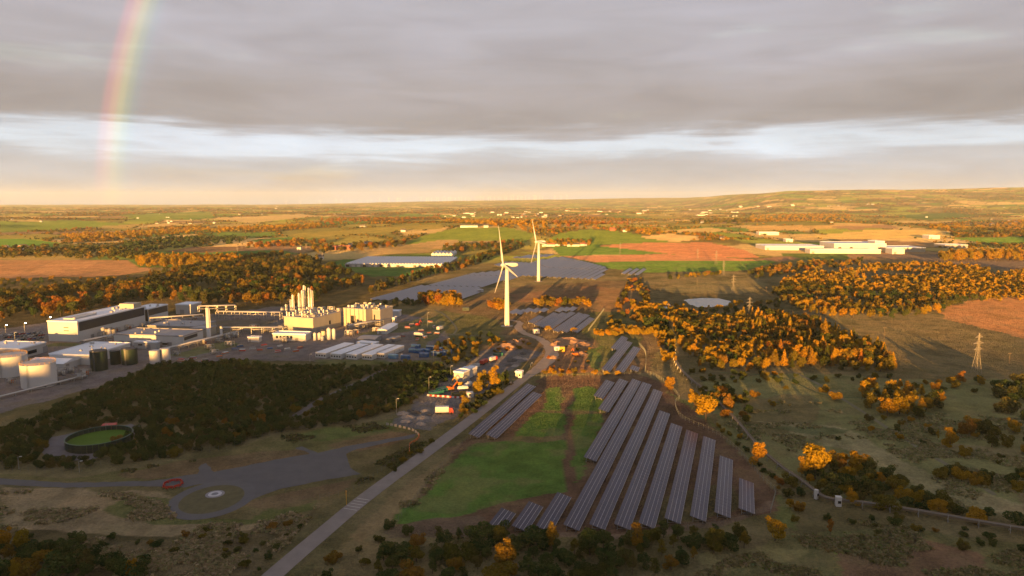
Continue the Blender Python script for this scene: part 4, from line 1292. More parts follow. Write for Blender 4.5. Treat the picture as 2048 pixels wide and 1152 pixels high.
# unseen trees added on the ridge to keep the low sun off the near ground
def shade_ridge_wood():
    rg = np.random.default_rng(12)
    a = math.radians(SUN_AZ)
    n = 2600
    x = rg.uniform(-900, 900, n)
    y = -420 + rg.normal(0, 26, n)
    h = 9 + 6 * fbm(x / 40, y * 0, 91, 3) * rg.uniform(.7, 1.2, n)
    mass('shade_ridge_wood', [('broad', p, q, r, 1.1) for p, q, r in zip(x, y, h)], 'unseen trees added behind the viewpoint to shade the near ground', 1, 'mix')


shade_ridge_wood()


def rank_grass():
    """tussocks of rank grass and sedge over the rough ground, one mass"""
    rg = np.random.default_rng(77)
    zones = [([(0, 1010), (0, 982), (250, 985), (330, 1010), (360, 1045), (500, 1050), (640, 1010), (600, 1060), (500, 1160), (-60, 1160)], 11000, (.32, .25, .15)),
             ([(600, 1160), (720, 1080), (860, 950), (930, 890), (850, 990), (800, 1060), (960, 1080), (900, 1160)], 2600, (.30, .24, .125)),
             ([(1440, 850), (1560, 800), (2060, 840), (2060, 1040), (1850, 1015), (1700, 940), (1560, 930)], 8000, (.27, .235, .125)),
             ([(1560, 1070), (1700, 1040), (2060, 1090), (2060, 1170), (1350, 1170)], 5000, (.22, .185, .095)),
             ([(730, 940), (830, 885), (890, 885), (760, 985), (700, 1000)], 1500, (.12, .11, .045)),
             ([(240, 942), (560, 873), (780, 840), (800, 852), (600, 890), (430, 925), (300, 952)], 2500, (.115, .105, .05))]
    Vs, T, C = [], [], []
    si = np.linspace(0, len(road_c) - 1, 400)
    road_d = np.stack([np.interp(si, np.arange(len(road_c)), road_c[:, i]) for i in (0, 1)], 1)
    for poly, n, colr in zones:
        q = np.array(poly, float)
        px, py = rg.uniform(q[:, 0].min(), q[:, 0].max(), n * 3), rg.uniform(q[:, 1].min(), q[:, 1].max(), n * 3)
        k = in_poly(px, py, poly)
        px, py = px[k][:n], py[k][:n]
        d = np.stack([(px - 1024) / FPX, math.cos(PITCH) - (py - 576) / FPX * math.sin(PITCH), -math.sin(PITCH) - (py - 576) / FPX * math.cos(PITCH)], 1)
        t = -CAM_H / d[:, 2]
        x, y = t * d[:, 0], t * d[:, 1]
        k = fbm(x / 13, y / 9, 33, 3) > .54
        k &= np.min(np.hypot(x[:, None] - road_d[None, :, 0], y[:, None] - road_d[None, :, 1]), axis=1) > 3.9
        x, y = x[k], y[k]
        z = terrain(x, y)
        m = len(x)
        for _ in range(4):
            a = rg.uniform(0, 6.283, m)
            s, h = rg.uniform(.2, .5, m), rg.uniform(.3, .75, m)
            ox, oy = x + rg.normal(0, .4, m), y + rg.normal(0, .4, m)
            lx, ly = rg.normal(0, .25, m), rg.normal(0, .25, m)
            ca, sa = np.cos(a) * s, np.sin(a) * s
            Vs.append(np.stack([np.stack([ox - ca, oy - sa, z - .05], 1), np.stack([ox + ca, oy + sa, z - .05], 1),
                                np.stack([ox + ca * 1.3 + lx, oy + sa * 1.3 + ly, z + h], 1), np.stack([ox - ca * 1.3 + lx, oy - sa * 1.3 + ly, z + h], 1)], 1).reshape(-1, 3))
            C.append(np.array(colr)[None] * rg.uniform(.7, 1.1, (m, 1)) * np.array([1, 1, 1])[None] * np.where(rg.random((m, 1)) < .35, np.array([[.62, .78, .6]]), 1.0) + rg.normal(0, .008, (m, 3)))
    V = np.concatenate(Vs)
    me = mesh_np('rank_grass', V, np.arange(len(V)).reshape(-1, 4), [])
    at = me.attributes.new('cover', 'FLOAT_COLOR', 'FACE')
    C = np.clip(np.concatenate(C), .01, 1)
    at.data.foreach_set('color', np.c_[C, np.ones(len(C))].astype(np.float32).ravel())
    m = bpy.data.materials.new('dry_grass')
    m.use_nodes = True
    N = NT(m.node_tree)
    out = N.n('ShaderNodeOutputMaterial')
    b = N.n('ShaderNodeBsdfDiffuse')
    N.put(b.inputs[0], N.n('ShaderNodeAttribute', attribute_name='cover').outputs['Color'])
    N.put(out.inputs[0], b.outputs[0])
    me.materials.append(m)
    o = put('rank_grass', me)
    o['kind'] = 'stuff'
    o['label'] = 'tussocks of rank tan grass over the rough ground'


rank_grass()
print('single plants', TREES)
# ------------------------------------------------------------------ man-made things
M_white = mat('white_cladding', (.46, .455, .445), .55, var=.14, scale=.12, streak=True)
M_pale = mat('pale_cladding', (.36, .35, .34), .55, var=.18, scale=.12, streak=True)
M_cream = mat('cream_cladding', (.32, .295, .24), .6, var=.18, scale=.15, streak=True)
M_grey = mat('grey_cladding', (.22, .21, .21), .6, var=.2, scale=.15)
M_navy = mat('dark_cladding', (.022, .025, .034), .5, var=.3, scale=.2)
M_roofw = mat('white_roof', (.62, .64, .69), .6, var=.2, scale=.08)
M_roofg = mat('grey_roof', (.26, .25, .26), .8, var=.25, scale=.08)
M_dark = mat('dark_metal', (.03, .03, .033), .6, var=.3, scale=.5)
M_steel = mat('galvanised_steel', (.28, .28, .28), .45, .6, var=.2, scale=.5)
M_pipe = mat('pipe_metal', (.42, .39, .36), .4, .5, var=.25, scale=.4)
M_glass = mat('dark_glass', (.02, .022, .026), .15, var=.2)
M_green = mat('green_tank_paint', (.012, .026, .020), .5, var=.3, scale=.3)
M_blue = mat('blue_paint', (.03, .09, .22), .5, var=.3, scale=.4)
M_red = mat('red_paint', (.36, .03, .02), .5, var=.3, scale=.4)
M_orange = mat('orange_paint', (.40, .10, .015), .5, var=.3, scale=.4)
M_yellow = mat('yellow_paint', (.42, .24, .02), .5, var=.3, scale=.4)
M_teal = mat('teal_paint', (.02, .11, .085), .5, var=.3, scale=.4)
M_tyre = mat('rubber', (.02, .02, .02), .9)
M_tank = mat('white_tank_paint', (.46, .45, .44), .5, var=.12, scale=.1, streak=True)
M_turb = mat('turbine_white', (.50, .49, .46), .45, var=.06, scale=.05)
M_conc = mat('concrete', (.24, .22, .20), .9, var=.3, scale=.4)
M_wood = mat('timber', (.12, .085, .055), .9, var=.4, scale=1.0)
M_lamp = emit('lamp_glow', (1, .93, .8), 14.0)
FAZ = math.radians(98)
UX = Vector((math.sin(FAZ), math.cos(FAZ), 0))
VX = Vector((-UX.y, UX.x, 0))


def site(A, B=None, C=None, az=None):
    """origin, width, depth, rotation of a rectangle: front-left, front-right and rear-right pixels"""
    a = G(*A)
    az = FAZ if az is None else az
    u = Vector((math.sin(az), math.cos(az), 0))
    v = Vector((-u.y, u.x, 0))
    w = (G(*B) - a).dot(u) if isinstance(B, tuple) else B
    d = (G(*C) - G(*B)).dot(v) if isinstance(C, tuple) else C
    return a, abs(w), abs(d), math.atan2(u.y, u.x)


def building(name, label, A, B, C, h, wall=None, roof=None, az=None, gable=None, rise=2.0, band=None, windows=(), doors=(), vents=0, plinth=False, group=None, seed=0, cat='building'):
    """shed or block: wall shell, roof, and whatever openings the photo shows. windows/doors: (face, offset, z, w, h)"""
    a, w, d, rz = site(A, B, C, az)
    t = thing(name, label, cat, (a.x, a.y, a.z), rz, group)
    wall, roof = wall or M_white, roof or M_roofw
    MB().box(0, w, 0, d, -.3, h).build('wall', wall, t)
    if gable:
        r = MB().gable(-.4, w + .4, -.4, d + .4, h, h + rise, gable).build('roof', roof, t)
    else:
        rb = MB().box(-.25, w + .25, -.25, d + .25, h + .002, h + .45)
        rb.box(-.3, w + .3, -.3, .1, h + .45, h + .85).box(-.3, w + .3, d - .1, d + .3, h + .45, h + .85)
        rb.box(-.3, .1, .1, d - .1, h + .45, h + .85).box(w - .1, w + .3, .1, d - .1, h + .45, h + .85)
        r = rb.build('roof', roof, t)
    rg = random.Random(seed + int(w * 10))
    for _ in range(vents):
        x, y = rg.uniform(.1, .85) * w, rg.uniform(.1, .85) * d
        s = rg.uniform(.5, 1.6)
        MB().box(x, x + s * 1.4, y, y + s, h + .455, h + .5 + rg.uniform(.5, 1.6)).build('roof_vent', rg.choice([M_grey, M_white, M_pale]), r)
    if band:                                   # dark upper cladding: (face, z0, z1, start fraction, end fraction)
        for face, z0, z1, f0, f1 in band:
            mb = MB()
            if face == 'f': mb.box(w * f0, w * f1, -.12, .05, z0, z1)
            if face == 'r': mb.box(w - .05, w + .12, d * f0, d * f1, z0, z1)
            mb.build('cladding_band', M_navy, t)
    for items, nm, mm in ((windows, 'window', M_glass), (doors, 'door', M_grey)):
        for face, o, z, ww, hh in items:
            mb = MB()
            if face == 'f': mb.box(o, o + ww, -.10, .05, z, z + hh)
            else: mb.box(w - .05, w + .10, o, o + ww, z, z + hh)
            q = mb.build(nm, mm, t)
            if nm == 'window':
                fr = MB()
                if face == 'f': fr.box(o - .1, o + ww + .1, -.16, -.02, z - .15, z - .02)
                else: fr.box(w + .02, w + .16, o - .1, o + ww + .1, z - .15, z - .02)
                fr.build('sill', M_pale, q)
    return t, w, d, h


# ---- factory, left part
A_, w, d, h = building('production_hall', 'long production hall with sunlit white end wall and dark upper side', (98, 682), (153, 685), (258, 648), 14.0, band=[('r', 7.4, 13.8, .02, .99)],
                       windows=[('f', 12.5, 9.9, 4, .5), ('f', 12.5, 7.6, 4, .5)], doors=[('r', 30, 0, 4, 4.5), ('r', 12, 0, 3, 3)], vents=9)
pent = MB().box(w * .45, w * .98, d - 12, d - 3, h + .46, h + 4.2).build('penthouse', M_cream, A_)
MB().box(w * .25, w * .62, 8, 30, h + .46, h + 1.4).build('roof_monitor', M_pale, A_)
building('control_block', 'dark fronted block behind the long production hall', (262, 645), (312, 642), (362, 632), 11, M_white, M_roofw, band=[('f', 1.5, 10.8, .02, .98), ('r', 5.8, 10.8, .02, .98)], doors=[('r', 6, 0, 3, 3.5)], vents=5, seed=3)
building('rear_shed', 'low white shed at the far corner of the factory', (352, 628), (392, 626), (402, 620), 8.0, M_pale, M_roofw, doors=[('f', 4, 0, 4, 4)])
building('warehouse', 'wide white warehouse with grey flat roof in the factory middle', (229, 690), (360, 697), (399, 683), 7.2, M_white, M_roofg, band=[('r', 4.4, 6.6, .05, .7)],
         windows=[('f', 36, 1.2, 5, 1.4)], doors=[('f', 4, 0, 3.4, 3.2), ('f', 10, 0, 3.4, 3.2), ('f', 33, 0, 3.4, 3.2), ('f', 40, 0, 3.4, 3.2)], vents=5, seed=4)
building('warehouse_annex', 'small grey annex against the front of the wide warehouse', (269, 697), (312, 699), 3.5, 4.2, M_pale, M_roofw, windows=[('f', 3, 2.2, 3, 1)], doors=[('f', 9, 0, 3, 3)])
building('loading_shed', 'grey flat roofed shed at the left edge of the factory', (-45, 715), (48, 716), (104, 702), 6.0, M_pale, M_roofw, windows=[('r', 5, 1.5, 8, 2.2)], doors=[('r', 18, 0, 4, 4)], vents=7, seed=6)
building('workshop', 'long white low workshop behind the dark green tanks', (100, 727), (170, 733), (268, 707), 5.6, M_white, M_roofw, doors=[('f', 12, 0, 4, 3.6), ('r', 3, 0, 4, 3.6)], windows=[('r', 10, 2.5, 3, 1.2), ('r', 18, 2.5, 3, 1.2)], vents=8, seed=7)
building('gabled_shed', 'white gabled shed in front of the long low workshop', (55, 737), (120, 742), (146, 731), 3.6, M_white, M_roofw, gable='x', rise=1.8, doors=[('r', 2, 0, 2.6, 2.8)])
building('yard_office', 'low grey block at the left edge below the loading shed', (-30, 730), (26, 731), 9, 3.8, M_grey, M_roofw, doors=[('f', 6, 0, 2, 2.2)])
building('pipe_hall', 'low hall with sunlit walls left of the chimney', (296, 664), (392, 668), (430, 656), 4.6, M_cream, M_roofg, windows=[('f', 5, 2, 5, 1.1), ('f', 16, 2, 5, 1.1)], doors=[('f', 24, 0, 3, 3)], vents=6, seed=9)
building('substation', 'long dark switch house beside the chimney', (380, 672), (412, 674), 12, 5.2, M_cream, M_roofg, doors=[('f', 2, 0, 2.5, 3)])

# ---- process building
J, w, d, h = building('process_building', 'big process building with blazing sunlit front wall', (569, 664), (629, 668), (692, 652), 11.5, M_cream, M_roofg, az=math.radians(110), windows=[('r', 20, 4, 2, 3)], doors=[('r', 4, 0, 4, 4), ('f', 5, 0, 3, 3)])
rg = random.Random(44)
for i in range(46):                                   # roof plant: ducts, stacks and fans
    x, y = rg.uniform(.02, .92) * w, rg.uniform(.05, .95) * d
    if rg.random() < .45:
        MB().rev([(.5, 0), (.5, rg.uniform(1.5, 4.5)), (.2, 4.6)][:2], 8, x, y).build('vent_stack', rg.choice([M_pipe, M_white]), J).location.z = h + .46
    else:
        s = rg.uniform(1, 3.2)
        MB().box(x, x + s, y, y + s * rg.uniform(.6, 1.8), h + .47, h + .8 + rg.uniform(.6, 2.6)).build('roof_unit', rg.choice([M_pipe, M_white, M_grey, M_cream]), J)
for i in range(7):
    y = d * (.1 + .13 * i)
    MB().bar((.5, y, h + 1.6), (w * .95, y, h + 1.6), .3, n=6).build('duct', M_pipe, J)
J2, w2, d2, h2 = building('process_tower', 'taller pale tower block right of the process building', (688, 652), (733, 655), 22, 14, M_cream, M_roofg, az=math.radians(110), windows=[('f', 6, 3, 5, 6)], doors=[('f', 13, 0, 3, 4)])
for i in range(26):
    x, y = rg.uniform(.02, .9) * w2, rg.uniform(.05, .9) * d2
    s = rg.uniform(.8, 2.2)
    MB().box(x, x + s, y, y + s, h2 + .47, h2 + .8 + rg.uniform(.6, 2.8)).build('roof_unit', rg.choice([M_pipe, M_white, M_cream]), J2)
for i in range(5):
    MB().bar((w2 * (.12 + .19 * i), -.5, 0), (w2 * (.12 + .19 * i), -.5, h2 + 1), .32, n=6).build('riser_pipe', M_pipe, J2)
J3, w3, d3, h3 = building('process_annex', 'stepped grey block at the right end of the process buildings', (733, 650), (764, 651), 20, 12.5, M_grey, M_roofg, az=math.radians(110), windows=[('f', 3, 3, 1.2, 6), ('f', 7, 3, 1.2, 6)], doors=[('f', 1, 0, 1.6, 2.4)])
for i in range(12):
    x, y = rg.uniform(.02, .9) * w3, rg.uniform(.05, .9) * d3
    s = rg.uniform(.8, 2)
    MB().rev([(s * .5, h3 + .47), (s * .5, h3 + rg.uniform(1.2, 3.4))], 8, x, y).build('vent_stack', rg.choice([M_pipe, M_white, M_cream]), J3)
building('annex_wing', 'lower wing beside the stepped grey block', (760, 644), (772, 642), 16, 7, M_pale, M_roofw, doors=[('f', 1, 0, 2, 2.4)])
K, w, d, h = building('round_window_hall', 'low white hall with a row of round windows before the process building', (546, 681), (609, 684), 9.5, 4.6, M_white, M_roofw, doors=[('f', 17, 0, 2.2, 2.4)])
for i in range(5):
    o = MB().rev([(.95, -.08), (.95, .12)], 14).build('round_window', M_glass, K)
    o.rotation_euler = (math.pi / 2, 0, 0)
    o.location = (3.2 + 2.7 * i, -.02, 2.7)
building('store_shed', 'long white store shed right of the process yard', (754, 668), (772, 670), (801, 657), 3.2, M_white, M_roofw, gable='y', rise=.9, doors=[('f', 1.5, 0, 2, 2.2)])
building('grey_store', 'low brown store on the yard below the process buildings', (715, 686), (750, 687), (762, 679), 3.0, M_grey, M_roofg, gable='x', rise=.8, doors=[('f', 3, 0, 2, 2.2)])
building('white_cabin', 'white box shed on the far right of the factory', (776, 633), (800, 632), 8, 4.2, M_white, M_roofw, doors=[('f', 2, 0, 2, 2.4)])
building('white_cabin', 'pale low cabin right of the lit tank rack', (775, 644), (790, 644), 6, 3, M_pale, M_roofw, doors=[('f', 2, 0, 2, 2.2)])
building('gate_cabin', 'small white cabin alone on the brown yard', (496, 684), (515, 686), 4, 3, M_white, M_roofw, doors=[('f', 1, 0, 1.2, 2.1)])

# ---- chimney, columns, tanks
def chimney(px, py, hgt, r, label):
    p = G(px, py)
    t = thing('chimney', label, 'chimney', p)
    MB().rev([(r * 1.12, -.3), (r * 1.12, 1.2), (r, 1.25), (r * .9, hgt)], 20).build('stack', M_tank, t, True)
    MB().rev([(r * .98, hgt - .9), (r * .98, hgt - .3)], 20).build('collar', M_pale, t)
    MB().rev([(r * .72, hgt), (r * .72, hgt + .25)], 16).build('flue', M_dark, t)
    MB().bar((r + .25, 0, .2), (r * .9 + .2, 0, hgt - 1), .12).build('ladder', M_steel, t)


chimney(418, 676, 22.5, 1.45, 'tall white chimney standing alone in the factory')
chimney(443, 672, 7.2, .9, 'short pale stack right of the tall white chimney')
for k, (zx, zt, zb) in enumerate(((655, 298, 345), (690, 276, 345), (725, 238, 345), (745, 203, 345), (795, 190, 340), (822, 168, 335), (838, 130, 330), (875, 148, 330), (895, 165, 330))):
    px, yt, yb = 400 + zx / 4, 540 + zt / 4, 540 + zb / 4
    p = G(px, yb)
    hgt = (yb - yt) / FPX * math.hypot(p.x, p.y) * 1.02
    t = thing('distillation_column', ['lowest lit process column at the left of the cluster', 'second lowest column from the left of the process cluster', 'third column from the left, before the slender fourth', 'slender fourth column from the left of the cluster',
                                      'fifth column from the left, mid height', 'sixth column, just left of the tallest', 'tallest white column of the process cluster', 'grey column just right of the tallest one', 'rightmost grey column of the process cluster'][k], 'column', p)
    r = .95 if k < 5 else 1.15
    MB().rev([(r * 1.1, -.2), (r, 1), (r, hgt * .6), (r * .8, hgt * .62), (r * .8, hgt - .6), (.25, hgt)], 12).build('shell', M_tank if k not in (7, 8) else M_pipe, t, True)
    for f in (.35, .6, .85):
        MB().rev([(r * 1.6, hgt * f), (r * 1.6, hgt * f + .15)], 10).build('platform', M_steel, t)
    MB().bar((r + .3, 0, 0), (r + .3, 0, hgt * .96), .14).build('downpipe', M_steel, t)


def tank(px, py, wpx, hpx, m, label, name='storage_tank', ladder=True, rail=False, cone=.04):
    """upright tank: px is the middle of the base front edge"""
    p = G(px, py)
    dist = math.hypot(p.x, p.y)
    r = wpx / FPX * p.y / 2
    h = hpx / FPX * dist * 1.03
    t = thing(name, label, 'tank', (p.x, p.y + r, 0))
    MB().rev([(r, -.3), (r, h)], 28, cap=False).build('shell', m, t, True)
    MB().rev([(r * 1.015, h - .02), (r * 1.015, h + .18), (r * .1, h + .2 + r * cone * 2)], 28).build('top', M_pale if m is M_tank else M_dark, t)
    for f in (.33, .66):
        MB().rev([(r * 1.012, h * f), (r * 1.012, h * f + .14)], 28).build('hoop', m, t)
    if ladder:
        lb = MB()
        for s in (-.3, .3):
            lb.bar((s, -r - .35, 0), (s, -r - .35, h + .9), .07)
        for i in range(int(h / .6)):
            lb.bar((-.3, -r - .35, .5 + i * .6), (.3, -r - .35, .5 + i * .6), .05)
        lb.build('ladder', M_steel, t)
    if rail:
        rb = MB()
        n = 22
        for i in range(n):
            a, b = 2 * math.pi * i / n, 2 * math.pi * (i + 1) / n
            for z in (h + .7, h + 1.25):
                rb.bar((r * math.cos(a), r * math.sin(a), z), (r * math.cos(b), r * math.sin(b), z), .06)
            rb.bar((r * math.cos(a), r * math.sin(a), h), (r * math.cos(a), r * math.sin(a), h + 1.25), .06)
        rb.build('railing', M_yellow, t)
    return t


tank(58, 779, 64, 38, M_tank, 'large white round tank with yellow railing at the left edge', rail=True, cone=0)
tank(4, 756, 58, 32, M_tank, 'sunlit white round tank cut by the left edge', rail=True, cone=0)
tank(190, 743, 32, 33, M_green, 'nearest dark green tank with ladder')
tank(226, 730, 20, 23, M_green, 'narrow dark green tank between the two wider ones', ladder=False)
tank(252, 731, 30, 27, M_green, 'right-hand dark green tank beside the workshop')
tank(305, 728, 20, 22, M_tank, 'left one of two white tanks beyond the thicket', ladder=False)
tank(326, 724, 20, 22, M_tank, 'right one of two white tanks beyond the thicket', ladder=False)
for k, (px, py, w_, h_) in enumerate(((629, 681, 6, 13), (638, 680, 7, 12), (646, 680, 9, 17), (657, 680, 8, 21), (667, 679, 7, 19), (644, 682, 6, 7))):
    tank(px, py, w_, h_, M_tank if k != 2 else M_cream, ['left slim white vessel beside the round-window hall', 'short white vessel second from the round-window hall', 'cream vessel in the row of slim vessels', 'tallest slim white vessel of the row', 'rightmost slim white vessel of the row', 'smallest white vessel in front of the cream one'][k], 'vessel', False, cone=.3)
for k, (zx, zy) in enumerate(((820, 455), (850, 460), (870, 465), (905, 462))):
    tank(zx / 4, 560 + zy / 4, 8, 14, M_cream if k % 2 else M_tank, ['first slim tank beside the production hall', 'second slim tank beside the production hall', 'third slim tank beside the production hall', 'fourth slim tank, nearest the wide warehouse'][k], 'vessel', False, cone=.3)
for k, (zx, zt, zb) in enumerate(((978, 245, 375), (998, 280, 375), (1015, 272, 375))):
    px, yb, yt = zx / 4, 560 + zb / 4, 560 + zt / 4
    p = G(px, yb)
    hgt = (yb - yt) / FPX * math.hypot(p.x, p.y)
    t = thing('scrubber_column', ['tallest gold-lit scrubber column in front of the dark block', 'shorter scrubber column right of the tallest', 'rightmost scrubber column of three'][k], 'column', p)
    MB().rev([(.8, -.2), (.7, hgt * .7), (.45, hgt * .72), (.4, hgt)], 10).build('shell', M_cream, t, True)
    for f in (.4, .68):
        MB().rev([(1.1, hgt * f), (1.1, hgt * f + .12)], 10).build('platform', M_yellow, t)


def pipe_rack(A, B, wd, hgt, label, pipes=5, lean=0):
    a, b = G(*A), G(*B)
    L = (b - a).length
    t = thing('pipe_rack', label, 'pipe rack', a, math.atan2(b.y - a.y, b.x - a.x))
    n = max(2, int(L / 7))
    for i in range(n + 1):
        x = L * i / n
        fb = MB().box(x - .18, x + .18, 0, .36, -.2, hgt).box(x - .18, x + .18, wd - .36, wd, -.2, hgt).box(x - .15, x + .15, .36, wd - .36, hgt - .5, hgt - .1).box(x - .15, x + .15, .36, wd - .36, hgt * .55, hgt * .55 + .3)
        fb.build('portal_frame', M_steel, t)
    for i in range(pipes):
        y = wd * (i + .7) / (pipes + .4)
        r = (.22, .32, .18, .4, .26)[i % 5]
        MB().bar((0, y, hgt + r - .1), (L, y, hgt + r - .1), r, n=8).build('pipe', (M_pipe, M_white, M_steel)[i % 3], t, True)
    for i in range(2):
        MB().bar((0, wd * (.35 + .3 * i), hgt * .55 + .55), (L, wd * (.35 + .3 * i), hgt * .55 + .55), .25, n=6).build('pipe', M_pipe, t, True)


pipe_rack((432, 638), (560, 640), 5, 6, 'long pipe rack along the back of the brown yard')
pipe_rack((440, 668), (566, 668), 4, 4.5, 'pipe rack from the chimney to the process building')
pipe_rack((300, 652), (408, 644), 4, 6, 'pipe rack behind the low sunlit hall')
pipe_rack((340, 706), (480, 672), 3, 3.2, 'low pipe run curving past the white tanks', 4)
pipe_rack((0, 800), (175, 756), 2.5, 1.4, 'low pipe run along the edge of the thicket', 3)
pipe_rack((170, 694), (236, 680), 3, 4.0, 'pipe bridge between the production hall and the warehouse', 4)
pipe_rack((700, 664), (768, 652), 5, 4.6, 'lit pipe rack right of the process tower', 5)
pipe_rack((396, 628), (470, 626), 5, 6.5, 'pipe rack at the far edge of the factory', 5)
rg = random.Random(17)


def skid(px, py, label, s=1.0, m=None):
    """small piece of process plant: frame, vessel, pipes"""
    p = G(px, py)
    t = thing('process_skid', label, 'plant unit', p, -FAZ + math.pi / 2 + rg.uniform(-.1, .1))
    w, d, h = 5 * s, 3.2 * s, 3.6 * s
    fb = MB()
    for x in (0, w):
        for y in (0, d):
            fb.bar((x, y, -.1), (x, y, h), .14)
    for z in (h * .5, h):
        fb.bar((0, 0, z), (w, 0, z), .12).bar((0, d, z), (w, d, z), .12).bar((0, 0, z), (0, d, z), .12).bar((w, 0, z), (w, d, z), .12)
    fb.build('frame', M_steel, t)
    MB().rev([(.1, .4), (d * .32, .6), (d * .32, h * .85), (.1, h * .95)], 10, w * .3, d * .5).build('vessel', m or rg.choice([M_tank, M_pipe, M_cream]), t, True)
    MB().rev([(.1, .4), (d * .22, .6), (d * .22, h * .7), (.1, h * .78)], 10, w * .72, d * .45).build('vessel', rg.choice([M_tank, M_pipe, M_orange]), t, True)
    MB().bar((0, d * .2, h + .2), (w, d * .2, h + .2), .2, n=6).build('pipe', M_pipe, t, True)


for k, (px, py) in enumerate(((196, 676), (210, 674), (262, 668), (280, 658), (330, 655), (352, 648), (384, 640), (402, 690), (430, 686), (446, 680), (462, 676), (410, 700), (556, 660), (600, 628), (616, 626), (636, 622), (655, 622), (585, 620), (706, 668), (690, 672), (12, 768), (96, 760), (110, 752), (130, 748), (540, 672), (745, 664), (360, 690), (168, 700), (190, 698), (214, 702), (345, 712), (470, 664), (500, 660), (525, 664), (450, 694), (420, 710), (300, 676), (250, 660), (225, 664), (150, 760), (160, 752), (20, 745), (560, 686))):
    skid(px, py, 'framed process skid ' + ['beside the production hall', 'behind the slim tanks', 'behind the warehouse roof', 'below the dark block', 'behind the low sunlit hall', 'near the far pipe rack', 'below the rear shed', 'left of the white vents', 'in front of the chimney', 'right of the chimney foot',
                                           'beside the chimney pipe run', 'nearest the low pipe run', 'left of the blazing wall', 'under the process columns', 'among the process columns', 'behind the process roof', 'at the back of the process roof', 'left of the process columns', 'before the process tower',
                                           'between vessels and tower', 'before the left-edge tank', 'right of the large white tank', 'left of the gabled shed', 'before the gabled shed', 'left of the round-window hall', 'below the lit pipe rack', 'right of the warehouse', 'before the production hall, left', 'before the production hall, middle', 'before the production hall, right', 'right of the white tank pair', 'left on the brown yard', 'middle of the brown yard edge', 'right on the brown yard', 'below the chimney run', 'at the end of the low pipe run', 'above the warehouse roof', 'by the scrubber columns', 'left of the scrubber columns', 'right of the gabled shed front', 'before the nearest green tank', 'between the two big white tanks', 'before the round-window hall'][k], rg.uniform(.8, 1.25))

# ---- site cabins and containers
def cabin(name, label, a, rz, L, W, H, m, group=None, ribs=True, win=2, roofm=None):
    t = thing(name, label, 'container' if ribs else 'cabin', a, rz, group)
    MB().box(0, L, 0, W, .12, H).build('body', m, t)
    MB().box(-.05, L + .05, -.05, W + .05, H + .002, H + .14).build('roof', roofm or m, t)
    if ribs:
        rb = MB()
        for i in range(int(L / .8)):
            rb.box(.3 + i * .8, .55 + i * .8, -.06, -.001, .2, H - .1)
        rb.build('ribs', m, t)['kind'] = 'stuff'
        MB().box(L, L + .06, .1, W - .1, .25, H - .1).build('door', m, t)
    else:
        for i in range(win):
            q = MB().box(L * (i + .3) / win, L * (i + .3) / win + 1.0, -.06, .02, 1.2, 2.1).build('window', M_glass, t)
    MB().box(.1, L - .1, .1, W - .1, 0, .12).build('skid_base', M_dark, t)
    return t


row0 = [(631, 715, 7.8), (661, 717, 7.8), (692, 718, 7.8), (724, 719, 7.2), (752, 716, 6.0)]
az = math.radians(98 + 12)
u = Vector((math.sin(az), math.cos(az), 0))
v = Vector((-u.y, u.x, 0))
for r, (px, py, W) in enumerate(row0):
    a = G(px, py)
    for k in range(5 if r < 4 else 4):
        cabin('site_cabin', 'white flat roofed site cabin, ' + ['nearest', 'second', 'third', 'fourth', 'farthest'][k] + ' in the ' + ['leftmost', 'second', 'middle', 'fourth', 'rightmost'][r] + ' cabin row', a + v * (k * 6.6), math.atan2(u.y, u.x), W, 6.2, 3.3, M_white, 'white site cabins in rows', False, 4, M_roofw)
a = G(712, 693)
for k in range(4):
    cabin('site_cabin', ['left', 'second', 'third', 'right'][k] + ' white cabin of the short row behind the cabin rows', a + u * (k * 3.6), math.atan2(u.y, u.x), 3.4, 7, 3.0, M_white, 'white cabins behind the rows', False, 1, M_roofw)
for k, (px, py, dz) in enumerate(((817, 705, -.1), (829, 706, -.1), (841, 706, 0), (852, 700, .3), (862, 712, .2), (872, 711, .2), (884, 708, .1), (776, 717, 0), (800, 719, .1), (822, 697, 0), (838, 715, .3), (866, 703, .1))):
    cabin('shipping_container', ['blue container at the left end of the blue cluster', 'second blue container of the blue cluster', 'third blue container of the blue cluster', 'blue container at the back of the cluster', 'blue container low at the right of the cluster', 'blue container beside the rightmost one', 'rightmost blue container of the cluster',
                                 'pale blue container before the right cabin row', 'blue container between cabins and cluster', 'blue container behind the cluster', 'blue container in front of the cluster', 'blue container between the back and right ones'][k], G(px, py), math.atan2(u.y, u.x) + dz, 6.1, 2.5, 2.6, M_blue if k != 7 else mat('pale_blue_paint', (.10, .22, .36), .5), 'blue containers')
for k, (px, py) in enumerate(((778, 686), (790, 684))):
    cabin('shipping_container', ['left grey container above the cabin rows', 'right grey container above the cabin rows'][k], G(px, py), math.atan2(v.y, v.x), 9, 2.5, 2.7, M_grey, 'grey containers above the cabins')

